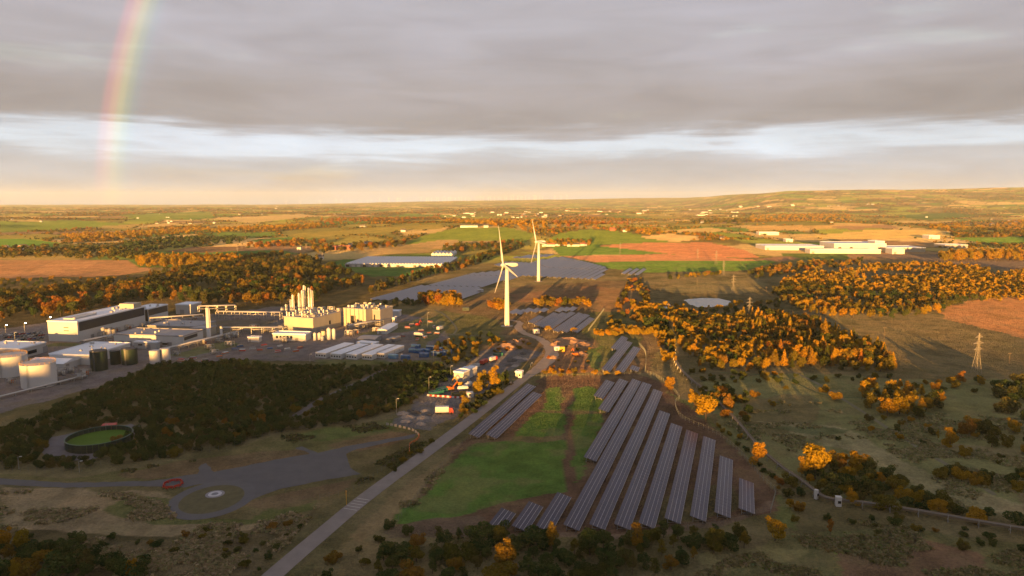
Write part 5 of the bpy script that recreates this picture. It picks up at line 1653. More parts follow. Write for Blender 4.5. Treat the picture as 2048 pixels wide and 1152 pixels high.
# ---- vehicles
def car_mesh():
    return dict(
        body=MB().add([(-2.1, -.85, .35), (2.1, -.85, .35), (2.1, .85, .35), (-2.1, .85, .35), (-2.15, -.87, .75), (2.15, -.87, .7), (2.15, .87, .7), (-2.15, .87, .75), (-2.0, -.8, .95), (1.9, -.8, .85), (1.9, .8, .85), (-2.0, .8, .95)],
                      [(3, 2, 1, 0), (0, 1, 5, 4), (1, 2, 6, 5), (2, 3, 7, 6), (3, 0, 4, 7), (4, 5, 9, 8), (5, 6, 10, 9), (6, 7, 11, 10), (7, 4, 8, 11), (8, 9, 10, 11)]),
        cab=MB().add([(-1.5, -.78, .93), (1.0, -.78, .9), (1.0, .78, .9), (-1.5, .78, .93), (-1.2, -.62, 1.45), (.3, -.62, 1.45), (.3, .62, 1.45), (-1.2, .62, 1.45)],
                     [(4, 5, 6, 7), (0, 1, 5, 4), (1, 2, 6, 5), (2, 3, 7, 6), (3, 0, 4, 7)]))


CM = car_mesh()
wheel_me = MB().rev([(.32, -.12), (.32, .12)], 10).mesh('wheel', M_tyre)
cab_me = CM['cab'].mesh('cabin_glass', M_glass)
CARC = {n: CM['body'].mesh('body', mat('car_' + n, c, .35, var=.1)) for n, c in dict(silver=(.35, .35, .36), white=(.55, .55, .55), black=(.02, .02, .022), red=(.25, .02, .02), blue=(.03, .06, .18), grey=(.12, .12, .13)).items()}


def car(c, p, rz, label, group=None):
    t = thing('parked_car', label, 'car', p, rz, group)
    put('body', CARC[c], t)
    put('cabin_glass', cab_me, t)
    for x in (-1.3, 1.3):
        for y in (-.8, .8):
            o = put('wheel', wheel_me, t, (x, y, .32))
            o.rotation_euler = (math.pi / 2, 0, 0)
    return t


cs = list(CARC)
k = 0
for r, (y0, n) in enumerate(((666, 7), (671, 8), (677, 7))):
    for i in range(n):
        c = cs[(k * 7 + r) % 6]
        a, b = G(8 + r * 3, y0 + 5), G(92, y0)
        p = a.lerp(b, (i + .15 * ((k * 5) % 3)) / n)
        car(c, p, math.radians(-8 + 85), c + ' car in the ' + ['back', 'middle', 'front'][r] + ' row of the car park, ' + ['first', 'second', 'third', 'fourth', 'fifth', 'sixth', 'seventh', 'eighth'][i] + ' from the left', 'cars in the factory car park')
        k += 1
car('black', G(1022, 769), math.radians(70), 'dark car pulled up on the road edge by the yard gate')


def truck(p, rz, label, box, boxm, cabm, L=7.0, name='lorry'):
    t = thing(name, label, 'lorry', p, rz)
    MB().box(-L / 2, L / 2 - 2.2, -1.2, 1.2, .9, .9 + box).build('cargo_box', boxm, t)
    MB().add([(L / 2 - 2.0, -1.15, .5), (L / 2, -1.15, .5), (L / 2, 1.15, .5), (L / 2 - 2.0, 1.15, .5), (L / 2 - 2.0, -1.1, 2.8), (L / 2 - .5, -1.1, 2.8), (L / 2 - .5, 1.1, 2.8), (L / 2 - 2.0, 1.1, 2.8), (L / 2, -1.15, 1.6), (L / 2, 1.15, 1.6)],
             [(3, 2, 1, 0), (4, 5, 6, 7), (0, 1, 8, 5, 4), (1, 2, 9, 8), (8, 9, 6, 5), (2, 3, 7, 6, 9), (3, 0, 4, 7)]).build('cab', cabm, t)
    MB().box(-L / 2, L / 2 - .3, -.5, .5, .55, .88).build('chassis', M_dark, t)
    MB().add([(L / 2 - .02, -1.0, 1.68), (L / 2 - .02, 1.0, 1.68), (L / 2 - .46, .98, 2.7), (L / 2 - .46, -.98, 2.7)], [(0, 1, 2, 3)]).build('windscreen', M_glass, t)
    for x in (-L / 2 + 1.2, -L / 2 + 2.4, L / 2 - 1.0):
        for y in (-1.0, 1.0):
            o = MB().rev([(.5, -.16), (.5, .16)], 12).build('wheel', M_tyre, t)
            o.location, o.rotation_euler = (x, y, .5), (math.pi / 2, 0, 0)
    return t


ra = math.radians(90 - 21)
truck(G(889, 827), 0.05, 'white box trailer lorry alone on the gravel yard', 2.6, M_white, M_red, 8.5)
truck(G(838, 668 + 5), -.3, 'white tipper lorry parked on the factory side lane', 2.2, M_white, M_white, 7)
truck(G(880, 660), ra, 'white lorry at the top of the factory side lane', 2.2, M_white, M_pale, 7)
truck(G(968, 728), ra, 'red lorry at the head of the contractors yard', 2.0, M_red, M_red, 8)
truck(G(986, 722), ra - .2, 'white and red lorry beside the red one', 2.0, M_white, M_red, 7)


def excavator(p, rz, label, m):
    t = thing('excavator', label, 'excavator', p, rz)
    for y in (-1.2, .6):
        MB().add([(-1.8, y, .1), (1.8, y, .1), (2.0, y, .5), (1.7, y, .95), (-1.7, y, .95), (-2.0, y, .5), (-1.8, y + .6, .1), (1.8, y + .6, .1), (2.0, y + .6, .5), (1.7, y + .6, .95), (-1.7, y + .6, .95), (-2.0, y + .6, .5)],
                 [(0, 1, 2, 3, 4, 5), (11, 10, 9, 8, 7, 6)] + [(i, i + 6, (i + 1) % 6 + 6, (i + 1) % 6) for i in range(6)]).build('track', M_tyre, t)
    MB().box(-2.0, 1.2, -1.2, 1.2, 1.0, 2.0).box(-2.0, -.8, -1.1, 1.1, 2.002, 2.4).build('house', m, t)
    MB().box(.1, 1.4, .25, 1.2, 2.01, 3.0).build('cab', M_glass, t)
    MB().bar((1.0, -.3, 1.8), (3.6, -.3, 4.4), .32, .26).build('boom', m, t)
    a = MB().bar((3.6, -.3, 4.4), (5.6, -.3, 2.2), .24, .2).build('arm', m, t)
    MB().add([(5.3, -.9, 2.2), (6.0, -.9, 1.6), (5.4, -.9, .9), (5.3, .3, 2.2), (6.0, .3, 1.6), (5.4, .3, .9)], [(0, 1, 2), (5, 4, 3), (0, 3, 4, 1), (1, 4, 5, 2)]).build('bucket', M_dark, t)


excavator(G(902, 781), .6, 'orange excavator between the teal skip and the tanks', M_orange)
excavator(G(918, 772), 2.4, 'yellow excavator behind the white yard tanks', M_yellow)
excavator(G(836, 652), 1.2, 'red excavator on the factory side lane', M_red)
excavator(G(1150, 712), 2.0, 'orange excavator on the right spoil ground', M_orange)


def skip(p, rz, label, m, L=6.0, W=2.6, H=2.0):
    t = thing('open_skip', label, 'skip', p, rz)
    MB().add([(-L / 2 + .6, -W / 2, .1), (L / 2 - .6, -W / 2, .1), (L / 2 - .6, W / 2, .1), (-L / 2 + .6, W / 2, .1), (-L / 2, -W / 2, H), (L / 2, -W / 2, H), (L / 2, W / 2, H), (-L / 2, W / 2, H),
              (-L / 2 + .15, -W / 2 + .12, H), (L / 2 - .15, -W / 2 + .12, H), (L / 2 - .15, W / 2 - .12, H), (-L / 2 + .15, W / 2 - .12, H), (-L / 2 + .7, -W / 2 + .12, .5), (L / 2 - .7, -W / 2 + .12, .5), (L / 2 - .7, W / 2 - .12, .5), (-L / 2 + .7, W / 2 - .12, .5)],
             [(3, 2, 1, 0), (0, 1, 5, 4), (1, 2, 6, 5), (2, 3, 7, 6), (3, 0, 4, 7), (4, 5, 9, 8), (5, 6, 10, 9), (6, 7, 11, 10), (7, 4, 8, 11), (8, 9, 13, 12), (9, 10, 14, 13), (10, 11, 15, 14), (11, 8, 12, 15), (12, 13, 14, 15)]).build('hull', m, t)
    MB().box(-L / 2 + 1, L / 2 - 1, -W / 2 + .15, W / 2 - .15, .52, H - .5).build('load', M_conc, t)
    for x in (-L / 4, L / 4):
        MB().box(x - .1, x + .1, -W / 2 - .08, -W / 2 - .001, .15, H - .05).build('rib', m, t)


skip(G(873, 789), ra * .6, 'teal open skip at the edge of the yard', M_teal, 8, 3)
skip(G(886, 783), ra * .6, 'second teal skip behind the first', M_teal, 7, 3)
skip(G(914, 793), .1, 'olive open skip in the middle of the yard', mat('olive_paint', (.12, .10, .03), .6), 6, 2.6)
skip(G(928, 791), .1, 'yellow open skip beside the olive one', M_yellow, 5, 2.4)
skip(G(996, 712), .5, 'green open skip at the head of the yard', M_teal, 6, 3)
skip(G(950, 735), .9, 'white open skip below the red lorry', M_white, 6, 2.6)


def lying_tank(p, rz, label, m, L=7, r=1.4):
    t = thing('lying_tank', label, 'tank', p, rz)
    o = MB().rev([(.05, -L / 2), (r * .7, -L / 2 + .2), (r, -L / 2 + .7), (r, L / 2 - .7), (r * .7, L / 2 - .2), (.05, L / 2)], 16).build('barrel', m, t, True)
    o.rotation_euler = (0, math.pi / 2, 0)
    o.location = (0, 0, r + .5)
    for x in (-L / 4, L / 4):
        MB().box(x - .25, x + .25, -r * .8, r * .8, 0, .9).build('saddle', M_conc, t)
    MB().rev([(.4, r * 2 + .4), (.4, r * 2 + .8)], 10).build('manhole', M_steel, t)


lying_tank(G(936, 776), ra, 'upper white lying tank in the yard', M_white)
lying_tank(G(926, 783), .2, 'lower white lying tank in the yard', M_white, 6, 1.3)
building('aggregate_plant', 'white stepped batching building at the top of the yard', (908, 763), 6.0, 7, 5.2, M_pale, M_roofw, az=math.radians(115), doors=[('f', 1, 0, 2, 2.5)])
building('aggregate_plant', 'second white batching block behind the first', (918, 757), 5.0, 7, 4.6, M_white, M_roofw, az=math.radians(115), doors=[('f', 1, 0, 2, 2.5)])
building('aggregate_plant', 'rear white batching block nearest the lane', (930, 752), 4.5, 6, 4.0, M_pale, M_roofw, az=math.radians(115), doors=[('f', 1, 0, 2, 2.5)])
building('gate_hut', 'white gate hut beside the road at the yard entrance', (1031, 755), 3.6, 3.0, 3.0, M_white, M_roofw, az=math.radians(110), doors=[('f', .4, 0, 1, 2.1)], windows=[('f', 2, 1.1, 1, 1)])
cabin('yard_cabin', 'white cabin right of the bend facing the low sun', G(1109, 703), .1, 4, 3, 3, M_white, None, False, 1)
cabin('yard_cabin', 'yellow cabin right of the white one on the spoil ground', G(1120, 704), .1, 3.2, 3, 3.2, M_yellow, None, False, 1)
cabin('yard_cabin', 'white cabin beside the middle solar array track', G(1068, 668), .3, 4.5, 3, 3.2, M_white, None, False, 1)
cabin('yard_cabin', 'dark green kiosk below the orange copse', G(925, 622), .1, 6, 4, 3.0, M_green, None, False, 1)
cabin('inverter_cabin', 'white inverter cabin at the tip of the wide solar array', G(956, 585), .2, 6, 3, 3.0, M_white, None, False, 1)
cabin('yard_cabin', 'yellow cabin nearest the tall yellow yard tree', G(948, 785), .3, 3, 2.6, 4.2, M_yellow, None, False, 1)
cabin('yard_cabin', 'white cabin at the end of the barrier line', G(934, 796), .2, 3.4, 2.6, 2.6, M_white, None, False, 1)
cabin('pump_house', 'red box container beside the green round tank', G(203, 864), .25, 5.4, 3.0, 2.7, M_red, None, True)
# barrier blocks across the yard
a, b = G(857, 792), G(926, 797)
n = 15
for i in range(n):
    p = a.lerp(b, i / (n - 1))
    o = MB().add([(-.75, -.3, 0), (.75, -.3, 0), (.75, .3, 0), (-.75, .3, 0), (-.72, -.12, .9), (.72, -.12, .9), (.72, .12, .9), (-.72, .12, .9)], [(3, 2, 1, 0), (4, 5, 6, 7), (0, 1, 5, 4), (1, 2, 6, 5), (2, 3, 7, 6), (3, 0, 4, 7)]).build('barrier_block', M_white if i % 2 == 0 else M_red)
    o.location, o.rotation_euler = p, (0, 0, math.atan2(b.y - a.y, b.x - a.x))
    tag(o, ('white' if i % 2 == 0 else 'red') + ' barrier block in the line across the yard', 'barrier', 'line of barrier blocks, ' + ('white' if i % 2 == 0 else 'red'))
# curved line of orange-and-white blocks by the yard mouth
c = smooth_path([tuple(G(*q))[:2] for q in ((775, 850), (800, 855), (826, 862), (838, 872), (832, 882), (820, 890), (819, 905))], 6)
for i, q in enumerate(c[::2]):
    o = MB().add([(-.7, -.25, 0), (.7, -.25, 0), (.7, .25, 0), (-.7, .25, 0), (-.65, -.1, 1.0), (.65, -.1, 1.0), (.65, .1, 1.0), (-.65, .1, 1.0)], [(3, 2, 1, 0), (4, 5, 6, 7), (0, 1, 5, 4), (1, 2, 6, 5), (2, 3, 7, 6), (3, 0, 4, 7)]).build('concrete_block', M_conc if i < 9 else M_orange)
    nx = c[min(2 * i + 1, len(c) - 1)] - c[max(2 * i - 1, 0)]
    o.location, o.rotation_euler = (q[0], q[1], 0), (0, 0, math.atan2(nx[1], nx[0]))
    tag(o, 'concrete block in the curved line at the yard mouth' if i < 9 else 'orange block in the curved line down to the road', 'block', 'pale curved block line' if i < 9 else 'orange curved block line')
# rubble and stored material on the gravel yards
def pile(px, py, r, h, m, label, name='rubble_pile'):
    rg_ = np.random.default_rng(int(px * 7 + py))
    p = G(px, py)
    nr, na = 5, 14
    V, F = [(0, 0, h)], []
    for i in range(1, nr + 1):
        for j in range(na):
            a = 2 * math.pi * j / na
            rr = r * i / nr * (1 + rg_.normal() * .10)
            V.append((rr * math.cos(a), rr * math.sin(a) * .8, max(-.15, h * (1 - (i / nr) ** 1.3) + rg_.normal() * h * .12) if i < nr else -.15))
    for j in range(na):
        F.append((0, 1 + j, 1 + (j + 1) % na))
        for i in range(nr - 1):
            a, b = 1 + i * na + j, 1 + i * na + (j + 1) % na
            F.append((a, a + na, b + na, b))
    o = MB().add(V, F).build(name, m)
    o.location = p
    o.rotation_euler = (0, 0, rg_.uniform(0, 6))
    tag(o, label, 'pile')


M_rub = mat('rubble', (.22, .19, .17), .95, var=.6, scale=1.2, bump=1.0)
M_spoil = mat('spoil_earth', (.24, .14, .08), .95, var=.5, scale=.6, bump=1.0)
M_blk = mat('black_rubble', (.06, .055, .055), .95, var=.6, scale=1.2, bump=1.0)
for k, (px, py, r, h) in enumerate(((805, 828, 4, 1.2), (818, 835, 4, 1.0), (832, 826, 3, 1.0), (845, 836, 4, .9), (850, 822, 3, .9), (822, 822, 2.5, .7), (842, 848, 3, .7), (812, 843, 3, .8), (858, 830, 2.4, .7))):
    pile(px, py, r, h, (M_rub, M_rub, M_blk)[k % 3], 'rubble heap on the lower yard, ' + ['leftmost and upper', 'second from left', 'dark one in the middle', 'wide one at the centre', 'small upper right one', 'small dark upper one', 'lowest one', 'pale lower left one', 'dark rightmost one'][k])
for k, (px, py, r, h) in enumerate(((1012, 696, 9, 3.2), (1030, 686, 7, 2.4), (1046, 682, 6, 2.2))):
    pile(px, py, r, h, M_spoil, 'orange spoil heap inside the bend, ' + ['largest one', 'middle one', 'right one'][k], 'spoil_heap')
for k, (px, py, r, h) in enumerate(((1118, 690, 9, 2.6), (1140, 682, 12, 2.8), (1165, 690, 8, 2.2), (1160, 708, 6, 1.6), (1105, 716, 5, 1.5))):
    pile(px, py, r, h, M_spoil, 'orange spoil heap right of the bend, ' + ['left one', 'long back one', 'far right one', 'small right one', 'small near one'][k], 'spoil_heap')
for k, (px, py, r, h) in enumerate(((1024, 722, 4, 1.2), (1036, 716, 4, 1.2), (1046, 708, 3, 1.0), (1030, 732, 3, .9), (1018, 731, 3, 1.0), (1050, 718, 3, .9))):
    pile(px, py, r, h, (M_blk, M_rub)[k % 2], 'dark scrap heap inside the bend, ' + ['left one', 'middle one', 'upper one', 'lower middle one', 'lower left one', 'right one'][k], 'scrap_heap')
for k, (px, py) in enumerate(((470, 700), (485, 702), (505, 698), (520, 702), (540, 699), (556, 704), (575, 700), (592, 703), (480, 693), (528, 692), (560, 694), (600, 697))):
    cols = [M_blue, M_red, M_white, M_grey, M_conc, M_red, M_pale, M_orange, M_blue, M_white, M_grey, M_red]
    p = G(px, py)
    t = thing('material_stack', ['blue', 'red', 'white', 'grey', 'concrete', 'second red', 'pale', 'orange', 'upper blue', 'upper white', 'upper grey', 'upper red'][k] + ' stack of stored material on the yard left of the cabins', 'stack', p, .1 * k)
    for i in range(3):
        MB().box(-2 + .1 * i, 2 - .15 * i, -.8, .8, .05 + .45 * i, .46 + .45 * i).build('bundle', cols[(k + i * 4) % 12], t)
    MB().box(-1.9, 1.9, -.7, .7, -.05, .05).build('pallet', M_wood, t)
for k, (px, py) in enumerate(((815, 656), (824, 650), (842, 662), (858, 668), (850, 676), (835, 680), (868, 655), (806, 672), (860, 645), (874, 668), (362, 722), (385, 718), (410, 722), (438, 716), (450, 708))):
    cols = [M_orange, M_white, M_red, M_grey, M_conc]
    p = G(px, py)
    t = thing('material_stack', ['orange', 'white', 'red', 'grey', 'concrete'][k % 5] + ' material stack ' + ('on the factory side lane, ' if k < 10 else 'left of the brown yard, ') + ['far left', 'behind the orange stack', 'midway', 'near the end', 'lower middle', 'lowest', 'upper middle', 'lower left', 'uppermost', 'right end', 'left', 'second', 'middle', 'fourth', 'right'][k], 'stack', p, .3 * k)
    for i in range(3):
        MB().box(-2.4 + .2 * i, 2.2 - .3 * i, -.9, .9, .05 + .5 * i, .51 + .5 * i).build('bundle', cols[(k + i) % 5], t)
    MB().box(-2.2, 2, -.8, .8, -.05, .05).build('pallet', M_wood, t)

# ---- green open round tank among the thicket
p = G(167, 906)
gr = 12.2
t = thing('open_round_tank', 'large dark green open round tank with green water inside', 'tank', (p.x, p.y + gr * .9, 0))
n = 36
pan = MB()
for i in range(n):
    a, b = 2 * math.pi * i / n, 2 * math.pi * (i + 1) / n - .012
    q = MB()
    vs = []
    for z in (-.1, 3.6):
        for r in (gr - .15, gr + .02 * (i % 2)):
            for an in (a, b):
                vs.append((r * math.cos(an), r * math.sin(an), z))
    q.add(vs, [(0, 1, 3, 2), (6, 7, 5, 4), (2, 3, 7, 6), (1, 0, 4, 5), (0, 2, 6, 4), (3, 1, 5, 7)]).build('wall_panel', M_green, t)
MB().rev([(gr + .22, 3.4), (gr + .22, 3.62), (gr - .25, 3.63), (gr - .25, 3.4)], 48, cap=False).build('rim', mat('green_rim', (.03, .07, .055), .5), t)
for z in (1.2, 2.4):
    MB().rev([(gr + .03, z), (gr + .13, z), (gr + .13, z + .12), (gr + .03, z + .12)], 48, cap=False).build('hoop', M_green, t)
MB().rev([(gr - .16, 1.6), (gr - .16, 1.7), (.01, 1.71)], 48).build('water', mat('algae_water', (.062, .115, .018), .9, var=.4, scale=.12, spec=.03), t)
MB().bar((-gr * .4, gr + .6, 0), (-gr * .4, gr + .6, 4), .1).bar((-gr * .4 + .6, gr + .6, 0), (-gr * .4 + .6, gr + .6, 4), .1).build('ladder', M_steel, t)
structure(patch('gravel_pad', [(84, 905), (100, 875), (165, 862), (215, 860), (262, 848), (285, 850), (265, 872), (238, 888), (190, 918), (100, 922)], mat('pad_gravel', (.12, .11, .12), .95, var=.4, scale=.4), .05))
# red barriers beside the loop road
c = G(346, 970)
for i in range(9):
    a = 2 * math.pi * i / 9
    t = thing('road_barrier', 'red plastic road barrier in the ring beside the loop road', 'barrier', (c.x + 3.0 * math.cos(a), c.y + 3.2 * math.sin(a), .05), a + math.pi / 2, 'ring of red road barriers')
    MB().box(-1.0, 1.0, -.06, .06, .25, 1.0).build('panel', M_red, t)
    for x in (-.75, .75):
        MB().box(x - .12, x + .12, -.3, .3, 0, .246).build('foot', M_red, t)

# ---- wind turbines
def turbine_parts(R=33.0, hub=49.0):
    P = {}
    P['tower'] = MB().rev([(2.15, -.4), (2.1, 2), (1.75, hub * .5), (1.3, hub - 1.6)], 24).mesh('tower', M_turb, True)
    P['foundation'] = MB().rev([(5, -.3), (5, .12), (2.6, .45)], 24).mesh('foundation', M_conc)
    nb = MB()
    secs = [(-2.2, 1.15, 1.2), (-1.0, 1.6, 1.65), (3, 1.65, 1.75), (6.5, 1.55, 1.6), (8.6, 1.2, 1.2), (9.4, .5, .6)]
    n = 12
    for x, wy, wz in secs:
        for i in range(n):
            a = 2 * math.pi * i / n
            ca, sa = math.cos(a), math.sin(a)
            f = lambda c: math.copysign(abs(c) ** .6, c)
            nb.v.append((x, f(ca) * wy, f(sa) * wz))
    for k_ in range(len(secs) - 1):
        for i in range(n):
            j = (i + 1) % n
            nb.f.append((k_ * n + i, k_ * n + n + i, k_ * n + n + j, k_ * n + j))
    nb.f += [tuple(range(n)), tuple(reversed(range((len(secs) - 1) * n, len(secs) * n)))]
    P['nacelle'] = nb.mesh('nacelle', M_turb, True)
    P['hub'] = MB().rev([(1.5, 0), (1.5, 1.2), (1.2, 2.4), (.6, 3.1), (.03, 3.3)], 18).mesh('hub', M_turb, True)
    # blade along +z, chord in local x/y with twist
    bl = MB()
    n = 10
    st = [(0, 1.3, 1.3, 0), (.05, 1.3, 1.2, 0), (.14, 2.6, .75, 16), (.22, 3.0, .55, 12), (.45, 2.2, .38, 6), (.7, 1.5, .24, 2), (.9, .95, .14, 0), (.98, .6, .09, -1), (1, .12, .05, -1)]
    for f, ch, th_, tw in st:
        tw = math.radians(tw)
        for i in range(n):
            a = 2 * math.pi * i / n
            x, y = ch * (.5 * math.cos(a) + (.15 if f > .1 else 0)), th_ * .5 * math.sin(a)
            bl.v.append((x * math.cos(tw) - y * math.sin(tw), x * math.sin(tw) + y * math.cos(tw), f * R))
    for k_ in range(len(st) - 1):
        for i in range(n):
            j = (i + 1) % n
            bl.f.append((k_ * n + i, k_ * n + j, k_ * n + n + j, k_ * n + n + i))
    bl.f += [tuple(reversed(range(n))), tuple(range((len(st) - 1) * n, len(st) * n))]
    P['blade'] = bl.mesh('blade', M_turb, True)
    P['door'] = MB().box(-.5, .5, -2.2, -2.0, .6, 2.9).mesh('door', M_grey)
    return P


TP = turbine_parts()


def turbine(px, py, phase, label):
    hub = 49.0
    p = G(px, py)
    t = thing('wind_turbine', label, 'wind turbine', p, 0, 'two white wind turbines')
    put('tower', TP['tower'], t)
    put('foundation', TP['foundation'], t)
    put('door', TP['door'], t)
    ax = Vector((-math.cos(math.radians(20)), -math.sin(math.radians(20)), 0))       # rotor axis, pointing upwind
    rz = math.atan2(-ax.y, -ax.x)
    nac = put('nacelle', TP['nacelle'], t, (0, 0, hub), rz)
    MB().bar((7.6, .4, 1.5), (7.6, .4, 3.0), .06).build('anemometer', M_steel, nac)
    hubp = Vector((0, 0, hub)) + ax * 2.0
    h = put('hub', TP['hub'], t, hubp)
    h.rotation_mode = 'QUATERNION'
    h.rotation_quaternion = ax.to_track_quat('Z', 'Y')
    hz = Vector((-.342, .94, 0))
    for i in range(3):
        ph = phase + 2 * math.pi / 3 * i
        d = hz * math.sin(ph) + Vector((0, 0, 1)) * math.cos(ph)
        b = put('blade', TP['blade'], t, hubp + ax * 1.2)
        # blade frame: z along d, y along the axis
        x = ax.cross(d)
        from mathutils import Matrix
        M = Matrix((x, ax, d)).transposed()
        b.rotation_mode = 'QUATERNION'
        b.rotation_quaternion = M.to_quaternion()


turbine(1014, 652, math.radians(19.5), 'nearer and larger white wind turbine beside the dirt track')
turbine(1077, 563, math.radians(27.5), 'farther white wind turbine behind the solar arrays')
# faint wind farm on the horizon
rgw = random.Random(3)
def tiny_turbine(ph):
    mb = MB().bar((0, 0, -3), (0, 0, 80), 3.0, 2.0, 6).box(-3, 9, -3, 3, 78, 83)
    for i in range(3):
        a = ph + 2.094 * i
        mb.bar((-4, 0, 80), (-4, 45 * math.sin(a), 80 + 45 * math.cos(a)), 2.2, .8, 4)
    return mb.mesh('far_wind_turbine', M_turb)


tt = [tiny_turbine(rgw.uniform(0, 2)) for _ in range(6)]
xs = [572, 600, 640, 672, 683, 700, 722, 735, 742, 760, 778, 795, 800] + [845 + 6.5 * i + rgw.uniform(-2.5, 2.5) for i in range(38)] + [1110, 1122, 1134]
for px in xs:
    best = None
    d = ray(px, 398)
    tq = np.linspace(10500, 16800, 60)
    xq, yq = tq * d[0], tq * d[1]
    zq = terrain(xq, yq)
    el = (zq - CAM_H) / tq
    i = int(np.argmax(el))
    i = max(0, i - rgw.randrange(0, 6))
    o = put('far_wind_turbine', rgw.choice(tt), None, (xq[i], yq[i], zq[i] - 1), math.radians(70) + rgw.uniform(-.3, .3), rgw.uniform(.9, 1.25))
    tag(o, 'tiny pale wind turbine in the row along the horizon', 'wind turbine', 'wind farm on the horizon')

# ---- solar farm
def solar_mat(name, cell, frame, spec=.28):
    m = bpy.data.materials.new(name)
    m.use_nodes = True
    N = NT(m.node_tree)
    out = N.n('ShaderNodeOutputMaterial')
    b = N.n('ShaderNodeBsdfPrincipled')
    tc = N.n('ShaderNodeTexCoord')
    br = N.n('ShaderNodeTexBrick')
    N.put(br.inputs['Vector'], tc.outputs['Object'])
    br.offset = 0.0
    for k_, v_ in (('Scale', 1.0), ('Mortar Size', .02), ('Brick Width', .86), ('Row Height', .52)):
        br.inputs[k_].default_value = v_
    br.inputs['Color1'].default_value = (*cell, 1)
    br.inputs['Color2'].default_value = (cell[0] * 1.15, cell[1] * 1.12, cell[2] * 1.1, 1)
    br.inputs['Mortar'].default_value = (*frame, 1)
    oi = N.n('ShaderNodeObjectInfo')
    c = N.mix(1.0, br.outputs[0], N.ramp(oi.outputs['Random'], [(0, (.85, .85, .88)), (1, (1.18, 1.15, 1.12))]), 'MULTIPLY')
    N.put(b.inputs['Base Color'], c)
    b.inputs['Roughness'].default_value = .30
    b.inputs['Specular IOR Level'].default_value = spec
    N.put(out.inputs[0], b.outputs[0])
    MATS[name] = m
    return m


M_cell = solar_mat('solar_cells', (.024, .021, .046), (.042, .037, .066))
M_cellf = solar_mat('solar_cells_far', (.060, .056, .085), (.085, .080, .11), .6)  # paler copy: grazing sky sheen of the far arrays partly put into the colour
M_frame = mat('module_frame', (.52, .50, .54), .4, .3, var=.15)
TILT = math.radians(15)
ROWAZ = math.radians(18.6)
TW, ZLO = 5.1, .8
TWX, TRISE = TW * math.cos(TILT), TW * math.sin(TILT)


def module_mesh(L, W):
    """thin framed module: long side along x, short along y, upper face z = 0"""
    mb = MB().box(0, L, 0, W, -.06, -.02)
    e = .06
    mb.box(0, L, 0, e, -.02, .012)
    me = mb.mesh('solar_module', M_cell)
    me.materials.append(M_frame)
    for i, p in enumerate(me.polygons):
        p.material_index = 0 if i < 6 else 1
    return me


MODL = 2.55
MOD = module_mesh(MODL - .03, TW / 4 - .06)


def table(start, length, label, group=None, near=True, az=ROWAZ, seed=0):
    """one solar table; start = ground point below the near end of its high (left) edge"""
    d = Vector((math.sin(az), math.cos(az), 0))
    rz = math.atan2(d.y, d.x)
    t = thing('solar_table', label, 'solar panels', (start.x, start.y, start.z), rz, group)
    zt = ZLO + TRISE
    n = max(1, round(length / MODL))
    L = n * MODL
    if near:
        for i in range(n):
            sag = .05 * math.sin(i * .35 + seed)
            for j in range(4):
                o = put('solar_module', MOD, t, (i * MODL, -TWX * j / 4, zt - TRISE * j / 4 + sag))
                o.rotation_euler = (TILT, 0, 0)
                # local y runs up-slope: shift so the strip hangs below its upper edge
                o.location.y -= TWX / 4
                o.location.z -= TRISE / 4
    else:
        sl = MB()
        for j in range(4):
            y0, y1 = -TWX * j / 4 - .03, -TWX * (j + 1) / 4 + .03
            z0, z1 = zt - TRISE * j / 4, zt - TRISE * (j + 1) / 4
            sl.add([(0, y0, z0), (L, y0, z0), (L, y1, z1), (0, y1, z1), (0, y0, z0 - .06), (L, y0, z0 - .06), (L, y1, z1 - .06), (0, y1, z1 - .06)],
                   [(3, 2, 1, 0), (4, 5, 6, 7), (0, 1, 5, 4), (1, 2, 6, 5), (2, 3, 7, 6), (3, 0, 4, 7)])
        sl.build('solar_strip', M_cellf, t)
    rl = MB()
    for f in (.12, .5, .88):
        rl.box(.05, L - .05, -TWX * f - .06, -TWX * f + .06, zt - TRISE * f - .26, zt - TRISE * f - .10)
    rl.build('rail', M_steel, t)
    k_ = max(1, int(L / 6.5))
    if near:
        for i in range(k_ + 1):
            x = min(L - .4, .4 + i * (L - .8) / k_)
            pb = MB().box(x - .09, x + .09, -TWX * .2 - .09, -TWX * .2 + .09, -.3, zt - TRISE * .2 - .26).box(x - .09, x + .09, -TWX * .8 - .09, -TWX * .8 + .09, -.3, zt - TRISE * .8 - .26)
            pb.bar((x, -TWX * .2, .5), (x, -TWX * .78, zt - TRISE * .8 - .3), .06)
            pb.build('support_frame', M_steel, t)
    else:
        pb = MB()
        for i in range(k_ + 1):
            x = min(L - .4, .4 + i * (L - .8) / k_)
            pb.box(x - .1, x + .1, -TWX * .2 - .1, -TWX * .2 + .1, -.3, zt - TRISE * .2 - .2).box(x - .1, x + .1, -TWX * .8 - .1, -TWX * .8 + .1, -.3, zt - TRISE * .8 - .2)
        pb.build('posts', M_steel, t)['kind'] = 'stuff'
    return t


def table_px(NL, FL, label, near=True, group=None, seed=0):
    zt = ZLO + TRISE
    a, b = G(*NL, zt), G(*FL, zt)
    d = Vector((math.sin(ROWAZ), math.cos(ROWAZ), 0))
    a.z = 0
    b.z = 0
    # hold the row direction, pass through the middle of the two picked points
    L = (b - a).dot(d)
    mid = (a + b) / 2
    s = mid - d * (L / 2)
    return table(s, L, label, group, near, seed=seed)


